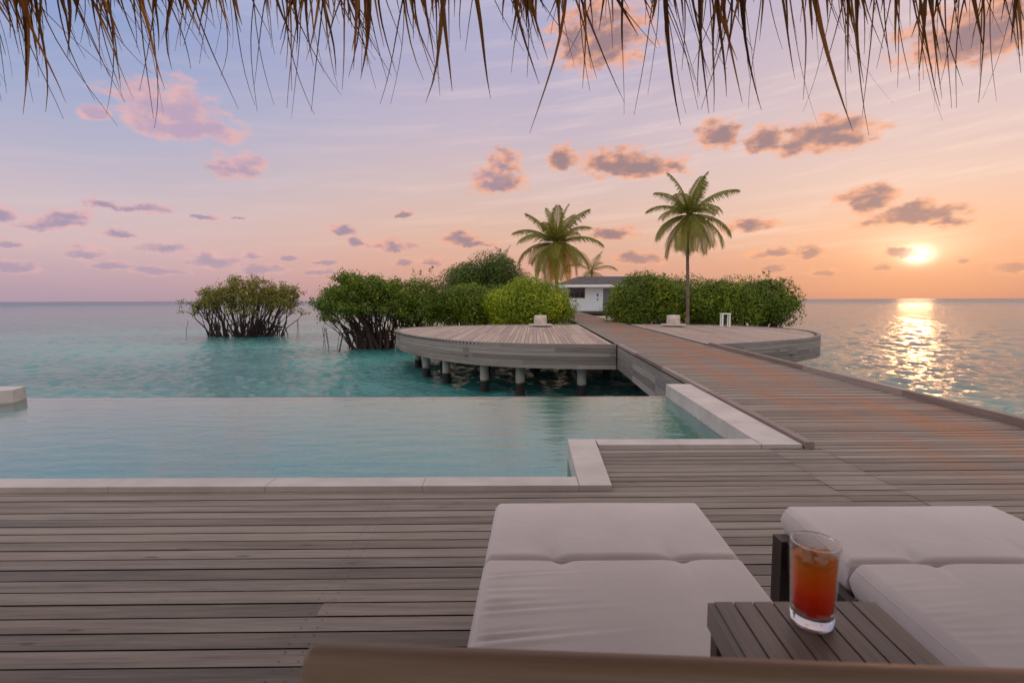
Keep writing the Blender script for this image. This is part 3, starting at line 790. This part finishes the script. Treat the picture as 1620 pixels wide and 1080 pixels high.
def pbush(x0, x1, ytop, Y, nl, mat, label, dep=None, z0=GB, **k):
    a, b = at(x0, Y), at(x1, Y); z1 = zt((x0 + x1) / 2, ytop, Y)
    return bush((a + b) / 2, Y + (dep or (b - a) * .8) * .0, b - a, dep or (b - a) * .8, z0, z1, nl, mat, label, **k)
GRP = 'green bushes behind the round platform'
pbush(762, 914, 443, 27.0, 26000, m_leaf_bright, 'bright yellow green rounded bush left of the boardwalk, nearest the white bungalow', dep=4.0, seed=3, leaf=.125, group=GRP)
pbush(690, 800, 452, 28.5, 16000, m_leaf_mid, 'mid green bush between the bright rounded bush and the mangroves', dep=4.0, seed=4, group=GRP, gap=.2)
pbush(612, 712, 441, 28.0, 11000, m_leaf_mang2, 'loose green bush with reddish twig tips behind the left end of the platform', dep=4.0, seed=5, group=GRP, leaf=.13, sprigs=26, gap=.7)
pbush(698, 836, 408, 42, 26000, m_leaf_dark, 'tall dark green tree standing behind the left bushes', name='broadleaf_tree', cat='tree', seed=6, leaf=.17, sprigs=10, dep=6, z0=-.6)
pbush(962, 1092, 437, 26.8, 22000, m_leaf_mid, 'dense green bush right of the boardwalk, hiding the bungalow corner', dep=4.0, seed=7, group=GRP)
pbush(1072, 1212, 447, 26.6, 20000, m_leaf_mid, 'wide green bush behind the tall palm trunk and the white stand', dep=3.8, seed=8, group=GRP)
pbush(1020, 1150, 441, 31, 9000, m_leaf_mid, 'low green bush top seen behind the tall palm', dep=4.0, seed=12, group=GRP)
pbush(1140, 1262, 443, 27.8, 15000, m_leaf_mang2, 'darker bush with glossy leaves at the far right end of the greenery', dep=3.6, seed=9, group=GRP, leaf=.14, gap=.5, sprigs=12)

def mangrove(px0, px1, ybase, ytop, label, bx0, bx1, mat, seed, nl=9000, low=.28, skew=0.0, leaf=.15):
    g = np.random.default_rng(seed)
    base = P((px0 + px1) / 2, ybase, SEA); Y = base.y
    x0, x1 = at(px0, Y), at(px1, Y); b0, b1 = at(bx0, Y), at(bx1, Y)
    H = zt((px0 + px1) / 2, ytop, Y) - SEA; w = x1 - x0; cx = (x0 + x1) / 2; dep = w * .62
    root = empty('mangrove_tree', (cx, Y, SEA), label, 'tree', 'mangroves standing in the lagoon')
    st_m = MB(); tips = []
    for k in range(150):
        th = g.uniform(0, 2 * np.pi); r_ = math.sqrt(g.uniform(.02, 1))
        tx_, ty_ = r_ * math.cos(th), r_ * math.sin(th)
        tx_w = cx + tx_ * w / 2 * .93; ty_w = Y + ty_ * dep / 2
        dome = math.sqrt(max(0, 1 - r_ ** 2.6))
        hz = H * (low + (.96 - low) * dome * g.uniform(.45, 1.0)) + g.normal(0, .05)
        if tx_ < -.6: hz += skew
        e_ = Vector((tx_w, ty_w, SEA + hz))
        s_ = Vector((b0 + (b1 - b0) * min(1, max(0, .5 + tx_ * .5 + g.normal(0, .12))), Y + ty_ * dep * .14 + g.normal(0, .1), SEA - .2))
        m1 = s_.lerp(e_, .35) + Vector((g.normal(0, .15), g.normal(0, .15), .25 + g.normal(0, .1)))
        m2 = s_.lerp(e_, .7) + Vector((g.normal(0, .12), g.normal(0, .12), .12))
        r0_ = g.uniform(.022, .05) if k % 3 else .075
        if k < 95: st_m.tube([s_, m1, m2, e_], [r0_, r0_ * .7, r0_ * .45, r0_ * .2], 5, caps=False)
        else: st_m.tube([m2, e_], [.03, .012], 4, caps=False)
        tips.append(e_); 
        for q_ in range(3):
            f_ = e_ + Vector((g.normal(0, .34), g.normal(0, .3), g.uniform(-.05, .38)))
            st_m.tube([m2.lerp(e_, .5), e_.lerp(f_, .5), f_], [.022, .016, .008], 4, caps=False); tips.append(f_)
    st_m.build('trunk', m_mbark, root, True)
    rt_ = MB()
    for k in range(46):                      # arching prop roots, dark tangle at the waterline
        side = g.choice((-1, 1)); bx = g.uniform(b0, b1)
        a_ = Vector((bx, Y + g.normal(0, .4), SEA + g.uniform(.35, 1.1))); e_ = a_ + Vector((side * g.uniform(.1, .7), g.normal(0, .4), 0)); e_.z = SEA - .3
        m_ = a_.lerp(e_, .5); m_.z = a_.z - .05; m_.x = a_.x + (e_.x - a_.x) * .8
        rt_.tube([a_, m_, e_], [.045, .04, .035], 5, caps=False)
    rt_.build('prop_roots', m_mbark, root, True); rt_ = MB()
    for k in range(9):                      # thin hanging roots under the outer boughs
        px_ = x0 + (x1 - x0) * g.choice((g.uniform(.02, .3), g.uniform(.02, .3), g.uniform(.85, .97)))
        a_ = Vector((px_, Y + g.normal(0, .5), SEA + H * (low - .02))); e_ = Vector((px_ + g.normal(0, .15), a_.y, SEA - .2))
        rt_.tube([a_, a_.lerp(e_, .5) + Vector((g.normal(0, .05), 0, 0)), e_], [.016, .014, .016], 4, caps=False); rt_.build('hanging_root', m_mbark, root, True); rt_ = MB()
    tp_ = np.array([list(v_) for v_ in tips]); sh_ = g.uniform(-.2, .2, len(tp_))
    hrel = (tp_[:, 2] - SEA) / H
    wgt = np.clip(hrel, .3, 1); idx = g.choice(len(tp_), nl, p=wgt / wgt.sum())
    pos = tp_[idx] + g.normal(0, 1, (nl, 3)) * np.array([.17, .17, .13])
    V, Fc = leaves(pos, leaf, .5, out=(pos - tp_[idx]) / .25)
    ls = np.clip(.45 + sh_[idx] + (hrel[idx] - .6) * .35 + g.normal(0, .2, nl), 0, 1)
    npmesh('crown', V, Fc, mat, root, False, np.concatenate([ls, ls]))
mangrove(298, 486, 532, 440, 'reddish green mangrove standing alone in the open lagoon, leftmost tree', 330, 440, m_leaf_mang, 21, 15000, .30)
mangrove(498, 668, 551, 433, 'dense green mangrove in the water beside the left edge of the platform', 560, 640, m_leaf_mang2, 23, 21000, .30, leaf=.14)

# palms
def frond(base, az_, el0, length, droop, g, wid=1.0, shade0=.45, nleaf=42):
    pts = []; d_ = Vector((math.cos(az_) * math.cos(el0), math.sin(az_) * math.cos(el0), math.sin(el0))); p_ = Vector(base)
    n_ = 14; e_ = el0
    for i in range(n_ + 1):
        pts.append(p_.copy()); e_ -= droop / n_ * (.5 + 1.1 * i / n_)
        e_ = max(e_, -1.45)
        p_ = p_ + Vector((math.cos(az_) * math.cos(e_), math.sin(az_) * math.cos(e_), math.sin(e_))) * length / n_
    mb = MB(); mb.tube(pts, [.028 * (1 - i / (n_ + 2)) * length / 2 + .004 for i in range(n_ + 1)], 5, c=.75, caps=False)
    side = Vector((-math.sin(az_), math.cos(az_), 0))
    tw = g.uniform(-.5, .5)
    for i in range(nleaf):
        t_ = .10 + .90 * i / nleaf; k = t_ * n_; k0_ = min(int(k), n_ - 1); c_ = pts[k0_].lerp(pts[k0_ + 1], k - k0_)
        tan = (pts[k0_ + 1] - pts[k0_]).normalized(); nrm = side.cross(tan) * -1
        ll = length * .31 * (math.sin(math.pi * min(1, .12 + t_ * .86)) ** .6) * g.uniform(.85, 1.1) + .03
        for sgn in (-1, 1):
            o_ = (side * sgn * math.cos(tw * sgn) + tan * (.55 + .5 * t_) + nrm * (.12 * math.sin(tw))).normalized()
            m_ = c_ + o_ * ll * .5 + Vector((0, 0, -.10 * ll)); e2 = c_ + o_ * ll * .86 + Vector((0, 0, -.52 * ll * g.uniform(.6, 1.2)))
            wv = tan * .0125 * wid * length / 2 * 1.5
            sh_ = min(1, max(0, shade0 + g.normal(0, .13)))
            mb.face((c_ - wv * .5, c_ + wv * .5, m_ + wv, m_ - wv), None, sh_); mb.face((m_ - wv, m_ + wv, e2), None, sh_)
    return mb
def palm(px, pyc, Y, zb, fl, label, seed, n_=24, lean=0.0, tr=.11, group='coconut palms rising over the bushes', hot=.5, nleaf=50):
    g = np.random.default_rng(seed); c_ = D(px, pyc, Y); root = empty('palm_tree', (c_.x + lean, Y, zb), label, 'tree', group)
    mb = MB(); pts = []; rad = []
    k = 26
    for i in range(k + 1):
        t_ = i / k; pts.append((c_.x + lean * (1 - t_) ** 1.6 + .03 * math.sin(t_ * 7), Y + .03 * math.cos(t_ * 6), zb + (c_.z - zb) * t_))
        rad.append(tr * (1.35 - .6 * min(1, t_ * 5)) * (1 - .28 * t_) * (1.06 if i % 2 else .97))
    mb.tube(pts, rad, 12); mb.build('trunk', m_bark, root, True)
    mb = MB()
    for i in range(7):
        a_ = i * .9; mb2 = Vector((c_.x + .16 * math.cos(a_), Y + .16 * math.sin(a_), c_.z - .14 - .05 * (i % 2)))
        mb.lathe([(.001, -.10), (.06, -.075), (.085, 0), (.06, .075), (.001, .10)], 10, ctr=mb2)
    mb.build('coconuts', plain('coconut_husk', (.16, .12, .05), .6), root, True)
    for i in range(n_):
        layer = i / n_; az_ = i * 2.39996 + g.normal(0, .12)
        el0 = 1.45 - 2.25 * layer + g.normal(0, .08)
        droop = .50 + .85 * math.sin(layer * math.pi * .75) + g.uniform(-.1, .25)
        f_ = frond(c_ + Vector((0, 0, .05)), az_, el0, fl * g.uniform(.88, 1.08) * (1 - .15 * abs(layer - .4)), droop, g, 1.0, .42 if layer < .62 else .42 + hot * (layer - .55) * 2 * g.uniform(.3, 1.2), nleaf)  # lower fronds get a lighter, more orange tone
        f_.build('frond', m_frond, root)
palm(1090, 342, 24.4, -.6, 2.35, 'tall slender palm right of the boardwalk, its bare trunk before the bushes', 31, 25, .02, .115, hot=.45)
palm(880, 387, 36.0, -.4, 3.25, 'bushy palm left of the bungalow with orange lower fronds', 32, 30, .15, .2, hot=.9)
palm(936, 430, 62.0, -.4, 3.2, 'small palm top peeking out behind the bungalow roof', 33, 12, 0, .2, hot=.2, nleaf=26)
palm(796, 414, 46.0, -.4, 1.7, 'small dark palm top rising from the tall dark tree', 34, 11, 0, .13, hot=0, nleaf=22)

# ------------------------------------------------------------------ loungers
def cushion(x0, x1, y0, y1, z0, z1, skew, name, parent, far_round=.05, seam_y=None, tufts=(), wr_seed=0, wr_amp=.0, edge=.026, seam_end=None):
    nx, ny = 110, 96; g = np.random.default_rng(wr_seed)
    # closed puffy slab: top and bottom grids with rounded rim
    def prof(t_, r_):                    # distance from the rim -> rise
        q_ = np.clip(t_ / r_, 0, 1); return np.sqrt(1 - (1 - q_) ** 2)
    u = np.linspace(0, 1, nx); v = np.linspace(0, 1, ny)
    u = .5 - .5 * np.cos(np.pi * u) * (1 - .0); v = .5 - .5 * np.cos(np.pi * v)
    U, Vv = np.meshgrid(u, v); X = x0 + (x1 - x0) * U; Y = y0 + (y1 - y0) * Vv
    dxm = np.minimum(X - x0, x1 - X); dym = np.minimum(Y - y0, y1 - Y)
    mid_ = (z0 + z1) / 2; h = (z1 - z0) / 2
    puff = prof(dxm, edge) * prof(dym, edge * .9)
    crown_ = .007 * np.sin(np.pi * U) * np.sin(np.pi * Vv)
    zt_ = mid_ + h * puff + crown_
    for (tx_, ty_, am) in tufts:
        r2 = ((X - tx_) / .035) ** 2 + ((Y - ty_) / .04) ** 2; zt_ -= am * .6 * np.exp(-r2)
        r3 = ((X - tx_) / .014) ** 2 + ((Y - ty_) / .10) ** 2; zt_ -= am * .45 * np.exp(-r3)
    if wr_amp:
        for k in range(9):
            yc = y0 + (y1 - y0) * g.uniform(.12, .75); ln = g.uniform(.10, .24); sl = g.uniform(-.02, .16); wd = g.uniform(.005, .010)
            xx = (X - x0 - .02)
            dd = (Y - yc - sl * xx) / wd
            zt_ += wr_amp * (np.exp(-dd ** 2) - .7 * np.exp(-(dd - 1.8) ** 2)) * np.exp(-(xx / ln) ** 2) * np.clip(xx / .03, 0, 1)
    zt_ += .0012 * np.sin(X * 9 + g.uniform(0, 6)) * np.sin(Y * 11 + g.uniform(0, 6)) * puff
    zb_ = mid_ - h * puff
    Xs = X + skew * (Y - y0)
    # soften the plan outline so the sides bulge slightly
    T = np.stack([Xs, Y, zt_], -1).reshape(-1, 3); B = np.stack([Xs, Y, zb_], -1).reshape(-1, 3)
    i, j = np.meshgrid(np.arange(ny - 1), np.arange(nx - 1), indexing='ij')
    q_ = np.stack([i * nx + j, i * nx + j + 1, (i + 1) * nx + j + 1, (i + 1) * nx + j], -1).reshape(-1, 4)
    o_ = len(T); mo = npmesh(name, np.vstack([T, B]), np.vstack([q_, q_[:, ::-1] + o_]), m_fab, parent, True)
    e_ = .007; pv = float(np.sqrt(1 - (1 - e_ / edge) ** 2)); zp = mid_ + h * pv; pp = []
    ins = .020
    for (cx_, cy_, a0_) in ((x1 - ins, y1 - ins, 0), (x0 + ins, y1 - ins, 90), (x0 + ins, y0 + ins, 180), (x1 - ins, y0 + ins, 270)):
        for k_ in range(5):
            an = R(a0_ + k_ * 22.5); px_, py_ = cx_ + (ins - e_) * math.cos(an), cy_ + (ins - e_) * math.sin(an)
            pp.append((px_ + skew * (py_ - y0), py_, zp - .0075 * (abs(math.cos(an) * math.sin(an)) * 2)))
    pm = MB(); pm.tube(pp + [pp[0]], .0026, 6, caps=False); pm.build('piping', m_fab, mo, True)
    return mo
def lounger(xl, xr, yn, yf, ysm, label, tufts, seed, amp, ro=.034):
    """corners at far end xl..xr; boards lean by SK per metre"""
    SK = .052
    root = empty('sun_lounger', ((xl + xr) / 2, (yn + yf) / 2, 0), label, 'sun lounger', 'padded sun loungers before the pool')
    ex = lambda x_, y_: x_ + SK * (y_ - yf)
    zf = .285
    m_ = MB()
    for (a_, b_) in ((xl - ro, xl - ro + .028), (xr + ro - .028, xr + ro)):
        bb = [(ex(a_, yn), yn, zf - .07), (ex(b_, yn), yn, zf - .07), (ex(b_, yf - .06), yf - .06, zf - .07), (ex(a_, yf - .06), yf - .06, zf - .07)]
        m_.hexa(bb, [(p_[0], p_[1], zf + (.03 if ro > .02 else 0)) for p_ in bb], g=1)
        m_.build('side_rail', m_frame, root, bevel=.003); m_ = MB()
    for y_ in (yn, yf - .1):
        m_.box(ex(xl, y_) - .005, ex(xr, y_) + .005, y_, y_ + .04, zf - .06, zf - .003)
    y_ = yn + .08
    while y_ < yf - .15:
        m_.box(ex(xl, y_) - .005, ex(xr, y_) + .005, y_, y_ + .05, zf - .024, zf - .006); y_ += .085
    m_.build('slats', m_frame, root)
    for (xx, y_) in ((xl - ro - .018, yf - .12), (xr + ro - .03, yf - .12), (xl - ro - .018, yn + .03), (xr + ro - .03, yn + .03)):
        m_ = MB(); a_ = ex(xx, y_); m_.box(a_, a_ + .05, y_, y_ + .06, .002, zf + .032, g=2); m_.build('leg', m_frame, root, bevel=.003)
    cushion(ex(xl, ysm) + .0, ex(xr, ysm), ysm + .004, yf, zf + .004, .40, SK, 'mattress', root, tufts=[(ex(a_, ysm), ysm + .010, .015) for a_ in tufts], wr_seed=seed)
    cushion(ex(xl, yn), ex(xr, yn), yn, ysm - .004, zf + .004, .405, SK, 'mattress', root, tufts=[(ex(a_, ysm), ysm - .010, .013) for a_ in tufts], wr_seed=seed + 1, wr_amp=amp, edge=.028)
yf = P(950, 792, .40).y
lxa, lxb = P(783, 797, .40).x, P(1110, 797, .40).x; ysm = P(950, 884, .395).y
lounger(lxa, lxb, .99, yf, ysm, 'pale padded sun lounger beside the left of the small slatted table', (lxa + (lxb - lxa) * .27, lxa + (lxb - lxa) * .73), 5, .0050, -.008)
yf2 = P(1400, 797, .40).y; lxc, lxd = P(1243, 803, .40).x, P(1585, 803, .40).x; ysm2 = P(1500, 890, .395).y
lounger(lxc, lxd, .955, yf2, ysm2, 'pale padded sun lounger at the right frame edge behind the iced drink', (lxc + .27 * (lxd - lxc), lxc + .73 * (lxd - lxc)), 9, .0018)

# ------------------------------------------------------------------ side table and drink
TZ = .62
ty1 = P(1250, 951, TZ).y; tx0, tx1 = P(1130, 951, TZ).x, P(1378, 951, TZ).x; ty0 = .70
tab = empty('side_table', (.48, .80, 0), 'small dark slatted wooden side table holding the drink', 'side table')
ex = lambda x_, y_: x_ + .055 * (y_ - ty1)
nsl = 8; sw = (tx1 - tx0) / nsl
for i in range(nsl):
    a_, b_ = tx0 + i * sw, tx0 + (i + 1) * sw - .0035
    m_ = MB(); bb = [(ex(a_, ty0), ty0, TZ - .016), (ex(b_, ty0), ty0, TZ - .016), (ex(b_, ty1), ty1, TZ - .016), (ex(a_, ty1), ty1, TZ - .016)]
    m_.hexa(bb, [(p_[0], p_[1], TZ) for p_ in bb], g=1); m_.build('slat', m_table, tab, bevel=.0012)
m_ = MB()
for (a_, b_) in ((tx0 - .012, tx0 - .001), (tx1 - .002, tx1 + .008)):
    bb = [(ex(a_, ty0), ty0, TZ - .045), (ex(b_, ty0), ty0, TZ - .045), (ex(b_, ty1), ty1, TZ - .045), (ex(a_, ty1), ty1, TZ - .045)]
    m_.hexa(bb, [(p_[0], p_[1], TZ - .002) for p_ in bb], g=1)
m_.box(ex(tx0, ty1), tx1 - .003, ty1 - .014, ty1 - .001, TZ - .05, TZ - .0175); m_.box(ex(tx0, ty0), tx1 - .015, ty0 + .001, ty0 + .014, TZ - .05, TZ - .0175)
m_.build('apron', m_table, tab)
for (a_, y_) in ((tx0 - .006, ty1 - .03), (tx1 - .025, ty1 - .03), (ex(tx0, ty0) - .002, ty0 + .002), (ex(tx1, ty0) - .025, ty0 + .002)):
    m_ = MB(); m_.box(a_, a_ + .027, y_ - .0, y_ + .027, .002, TZ - .0505, g=2); m_.build('leg', m_frame, tab)

gp = P(1284, 984, TZ + .001); gx, gy_ = gp.x, gp.y
glass = empty('drink_glass', (gx, gy_, TZ + .001), 'tumbler of iced orange red drink standing on the slatted side table', 'glass')
t = MT('clear_glass'); gl = N('ShaderNodeBsdfGlossy'); gl.inputs['Roughness'].default_value = .01
tp = N('ShaderNodeBsdfTransparent'); tp.inputs[0].default_value = (.97, .97, .96, 1); fr = N('ShaderNodeFresnel'); gg_ = N('ShaderNodeNewGeometry'); L(mth('ADD', 1.5, mth('MULTIPLY', gg_.outputs['Backfacing'], -.8333)), fr.inputs[0])
mx = N('ShaderNodeMixShader'); L(fr.outputs[0], mx.inputs[0]); L(tp.outputs[0], mx.inputs[1]); L(gl.outputs[0], mx.inputs[2]); L(mx.outputs[0], t.out.inputs[0]); m_glass = t.m
t = MT('thick_glass'); t.set(Base_Color=(1, 1, 1, 1), Roughness=.03, IOR=1.45); t.b.inputs['Transmission Weight'].default_value = .85; m_glass2 = t.m
GH = .138; rb, rtp = .0315, .0368
def rw(z): return rb + (rtp - rb) * (z / GH)
m_ = MB(); m_.lathe([(.0001, 0.0), (rb - .004, 0.0), (rb - .001, .002), (rb, .006), (rw(.0195), .0195), (rb - .004, .0205), (.0001, .0195)], 64, ctr=(gx, gy_, TZ + .001)); m_.build('base', m_glass2, glass, True, True)
prof = [(rw(z), z) for z in np.linspace(.0205, GH - .001, 8)] + [(rtp - .0008, GH + .0006), (rtp - .0018, GH)]
prof += [(rw(z) - .0022, z) for z in np.linspace(GH - .004, .0215, 8)] + [(rw(.0205), .0205)]
m_ = MB(); m_.lathe(prof, 72, ctr=(gx, gy_, TZ + .001)); m_.build('tumbler', m_glass, glass, True, True)
t = MT('iced_drink'); zc = N('ShaderNodeSeparateXYZ'); L(wpos(), zc.inputs[0])
zn = mth('ADD', zc.outputs[2], mth('MULTIPLY', mth('SUBTRACT', noise(wpos(), 45, 3), .5), .022))
c = ramp(rng_map(zn, TZ + .02, TZ + .119, 0, 1, False), [(0, (.66, .030, .001)), (.34, (.92, .075, .001)), (.52, (1, .20, .001)), (.78, (1, .36, .002)), (1, (1, .48, .04))])
t.set(Base_Color=c, Roughness=.12, IOR=1.33); t.b.inputs['Transmission Weight'].default_value = .15
t.b.inputs['Subsurface Weight'].default_value = .35; t.b.inputs['Subsurface Radius'].default_value = (.03, .01, .004); t.b.inputs['Subsurface Scale'].default_value = .6
tr = N('ShaderNodeBsdfTranslucent'); L(c, tr.inputs[0]); mx = N('ShaderNodeMixShader'); mx.inputs[0].default_value = .5
L(t.b.outputs[0], mx.inputs[1]); L(tr.outputs[0], mx.inputs[2]); L(mx.outputs[0], t.out.inputs[0]); m_drink = t.m
LH = .112
m_ = MB(); m_.lathe([(.0001, .0205), (rb - .0065, .0215), (rw(.03) - .0028, .029)] + [(rw(z) - .0026, z) for z in np.linspace(.035, LH, 6)] + [(rw(LH) - .006, LH - .0012), (.0001, LH - .0012)], 64, ctr=(gx, gy_, TZ + .001))
m2 = MB(); m2.lathe([(rtp - .0024 + .0016 * math.cos(k), GH + .0016 * math.sin(k)) for k in np.linspace(0, 2 * math.pi, 9)], 72, ctr=(gx, gy_, TZ + .001)); m2.build('rim', m_glass2, glass, True, True)
drink = m_.build('drink', m_drink, glass, True, True)
t = MT('ice'); t.set(Base_Color=(1, .88, .78, 1), Roughness=.12, IOR=1.2); t.b.inputs['Transmission Weight'].default_value = .8; m_ice = t.m; t.b.inputs['Transmission Weight'].default_value = .45; t.b.inputs['Base Color'].default_value = (1, .72, .48, 1)
for (dx_, dy_, dz_, s_, a_) in ((-.013, .006, .111, .019, .3), (.014, -.002, .118, .019, .9), (.002, -.014, .109, .018, 1.4), (.004, .015, .110, .017, .1), (-.016, -.011, .109, .015, .6)):
    m_ = MB(); h_ = s_ / 2; pts = []
    rot = Matrix.Rotation(a_, 3, 'Z') @ Matrix.Rotation(a_ * .8 + .35, 3, 'X') @ Matrix.Rotation(.5 * a_, 3, 'Y')
    co = [rot @ Vector((x_ * h_ * random.uniform(.8, 1.1), y_ * h_ * random.uniform(.8, 1.1), z_ * h_)) + Vector((gx + dx_, gy_ + dy_, TZ + dz_)) for x_, y_, z_ in ((-1, -1, -1), (1, -1, -1), (1, 1, -1), (-1, 1, -1), (-1, -1, 1), (1, -1, 1), (1, 1, 1), (-1, 1, 1))]
    m_.hexa(co[:4], co[4:]); m_.build('ice_cube', m_ice, drink, True, True, bevel=.003)

# ------------------------------------------------------------------ wooden headboard nearest the camera
hbA = P(494, 1003, .845); hbB = P(1640, 1046, .845)
hd = empty('headboard', (hbA.x, hbA.y, 0), 'blurred brown wooden headboard running along the bottom of the frame', 'headboard')
def board(a, b, th, z0, z1):
    m_ = MB(); a = Vector((a[0], a[1], 0)); b = Vector((b[0], b[1], 0)); t_ = (b - a).normalized(); n_ = Vector((t_.y, -t_.x, 0)); rr_ = .006; ring = []
    r_ = .0135
    sec = [(0, z0)] + [(r_ - r_ * math.cos(k), z1 - r_ + r_ * math.sin(k)) for k in np.linspace(0, math.pi / 2, 6)] + [(th - r_ + r_ * math.sin(k), z1 - r_ + r_ * math.cos(k)) for k in np.linspace(0, math.pi / 2, 6)] + [(th, z0)]
    stn = [(0.0, .012), (.003, .005), (.010, .0)] ; ends = []
    Ln = (b - a).length
    st_ = [(0.0, .010), (.003, .004), (.009, 0.0), (Ln - .009, 0.0), (Ln - .003, .004), (Ln, .010)]
    rings = [[a + t_ * d_ + n_ * (th / 2 + (o_ - th / 2) * (1 - 2 * ins / th * .5)) + Vector((0, 0, (z_ - (ins if z_ > z0 + .02 else 0)))) for o_, z_ in sec] for d_, ins in st_]
    k = len(sec)
    for i in range(len(rings) - 1):
        for j in range(k):
            j2 = (j + 1) % k; d0, d1 = st_[i][0], st_[i + 1][0]
            m_.face((rings[i][j], rings[i + 1][j], rings[i + 1][j2], rings[i][j2]), ((d0, j * .02), (d1, j * .02), (d1, j * .02 + .02), (d0, j * .02 + .02)), .5)
    m_.face(rings[0]); m_.face(rings[-1][::-1]); return m_
board(hbA, hbB, .028, .38, .845).build('panel', m_head, hd, True, True)
for o_ in hd.children: 
    pass
tv = (hbB - hbA).normalized()
for d_ in (.08, (hbB - hbA).length - .15):
    p_ = hbA + tv * d_; m_ = MB(); m_.box(p_.x, p_.x + .05, p_.y - .03, p_.y + .012, .002, .379, g=2); m_.build('leg', m_head, hd)

# ------------------------------------------------------------------ thatched roof over the viewer
EY, EZ = 1.72, 2.36
roof = empty('thatched_roof', (0, 0, EZ), 'thatched palm leaf roof whose ragged eave hangs over the top of the view', 'roof')
m_ = MB()
nr = 22
for i in range(nr):
    t0, t1 = i / nr, (i + 1) / nr
    def rz_(t_): return EZ + .03 + (1.4 * t_ / .5 if t_ < .5 else 1.4 - (t_ - .5) / .5 * 1.7)  # unseen rear slope, brought down low to cut light from behind
    ya, yb_ = EY + .0 - t0 * 6.2, EY - t1 * 6.2; za, zb2 = rz_(t0), rz_(t1)
    m_.face(((-4.5, ya, za - .05), (4.5, ya, za - .05), (4.5, yb_, zb2 - .05), (-4.5, yb_, zb2 - .05)), None, random.uniform(.1, .6))
    m_.face(((-4.5, ya, za + .10), (-4.5, yb_, zb2 + .10), (4.5, yb_, zb2 + .10), (4.5, ya, za + .10)), None, random.uniform(.1, .6))
m_.build('thatch_layer', m_thatch, roof)
m_ = MB()
for i in range(16):
    x_ = -4.4 + i * .58; m_.tube([(x_, EY - .03, EZ - .02), (x_, EY - 3.1, EZ + 1.36), (x_, EY - 6.1, EZ - .32)], .03, 8)
m_.tube([(-4.5, EY - .22, EZ + .06), (4.5, EY - .22, EZ + .06)], .04, 8)
m_.build('rafters', m_mbark, roof, True)
fr_ = MB(); g = np.random.default_rng(77)
def strand(x, y, z, ln, w, lean, shade, n=9, curl=0.0):
    pts = []; 
    ax = g.uniform(-.6, .6); sd_ = Vector((math.cos(ax), math.sin(ax), 0)); ph = g.uniform(0, 6.28); wob = g.uniform(.002, .010)
    for i in range(n + 1):
        t_ = i / n
        pts.append(Vector((x + lean * ln * t_ + curl * ln * t_ ** 2.2 + wob * math.sin(ph + t_ * 7), y + .04 * ln * t_ + wob * math.cos(ph + t_ * 5), z - ln * t_)))
    for i in range(n):
        t0, t1 = i / n, (i + 1) / n
        w0 = w * (1 - t0) ** .9 * .5 + .0006; w1 = w * (1 - t1) ** .9 * .5 + .0006
        f0 = Vector((0, w0 * .5, 0)); f1 = Vector((0, w1 * .5, 0))
        fr_.face((pts[i] - sd_ * w0, pts[i] + f0, pts[i + 1] + f1, pts[i + 1] - sd_ * w1), None, shade)
        fr_.face((pts[i] + f0, pts[i] + sd_ * w0, pts[i + 1] + sd_ * w1, pts[i + 1] + f1), None, min(1, shade * 1.25))
ZS = EZ + .02
x = -2.5
while x < 2.6:
    # clumps: a few leaves hang together and taper to a common point
    dens = g.uniform(.3, 1.0); left_ = max(0, min(1, (.6 - x) / 1.8))
    nst = int(g.integers(5, 10) * (.75 + .45 * left_)); cl = g.normal(.05, .11); ln0 = g.uniform(.28, .64)
    for k in range(nst):
        ln = ln0 * g.uniform(.45, 1.12); xs_ = x + g.normal(0, .022)
        w_ = g.uniform(.012, .030) * (1 if k < 4 else .6)
        if k % 4 == 2: ln = g.uniform(.20, .36); w_ *= 1.4
        strand(xs_, EY + g.normal(0, .05), ZS, ln, w_, cl + g.normal(0, .05), float(np.clip(g.uniform(.0, .9) * (.6 + .5 * left_), 0, 1)), 9, g.normal(.03, .08))  # strands further left coloured lighter, as if lit more orange
    for k in range(int(g.integers(1, 4))):     # long thin wisps
        strand(x + g.normal(0, .03), EY + g.normal(0, .06), ZS, g.uniform(.36, .64), g.uniform(.004, .008), cl + g.normal(0, .10), g.uniform(0, .4), 11, g.normal(.05, .13))
    x += g.uniform(.024, .066)
fr_.build('fringe', m_thatch, roof)
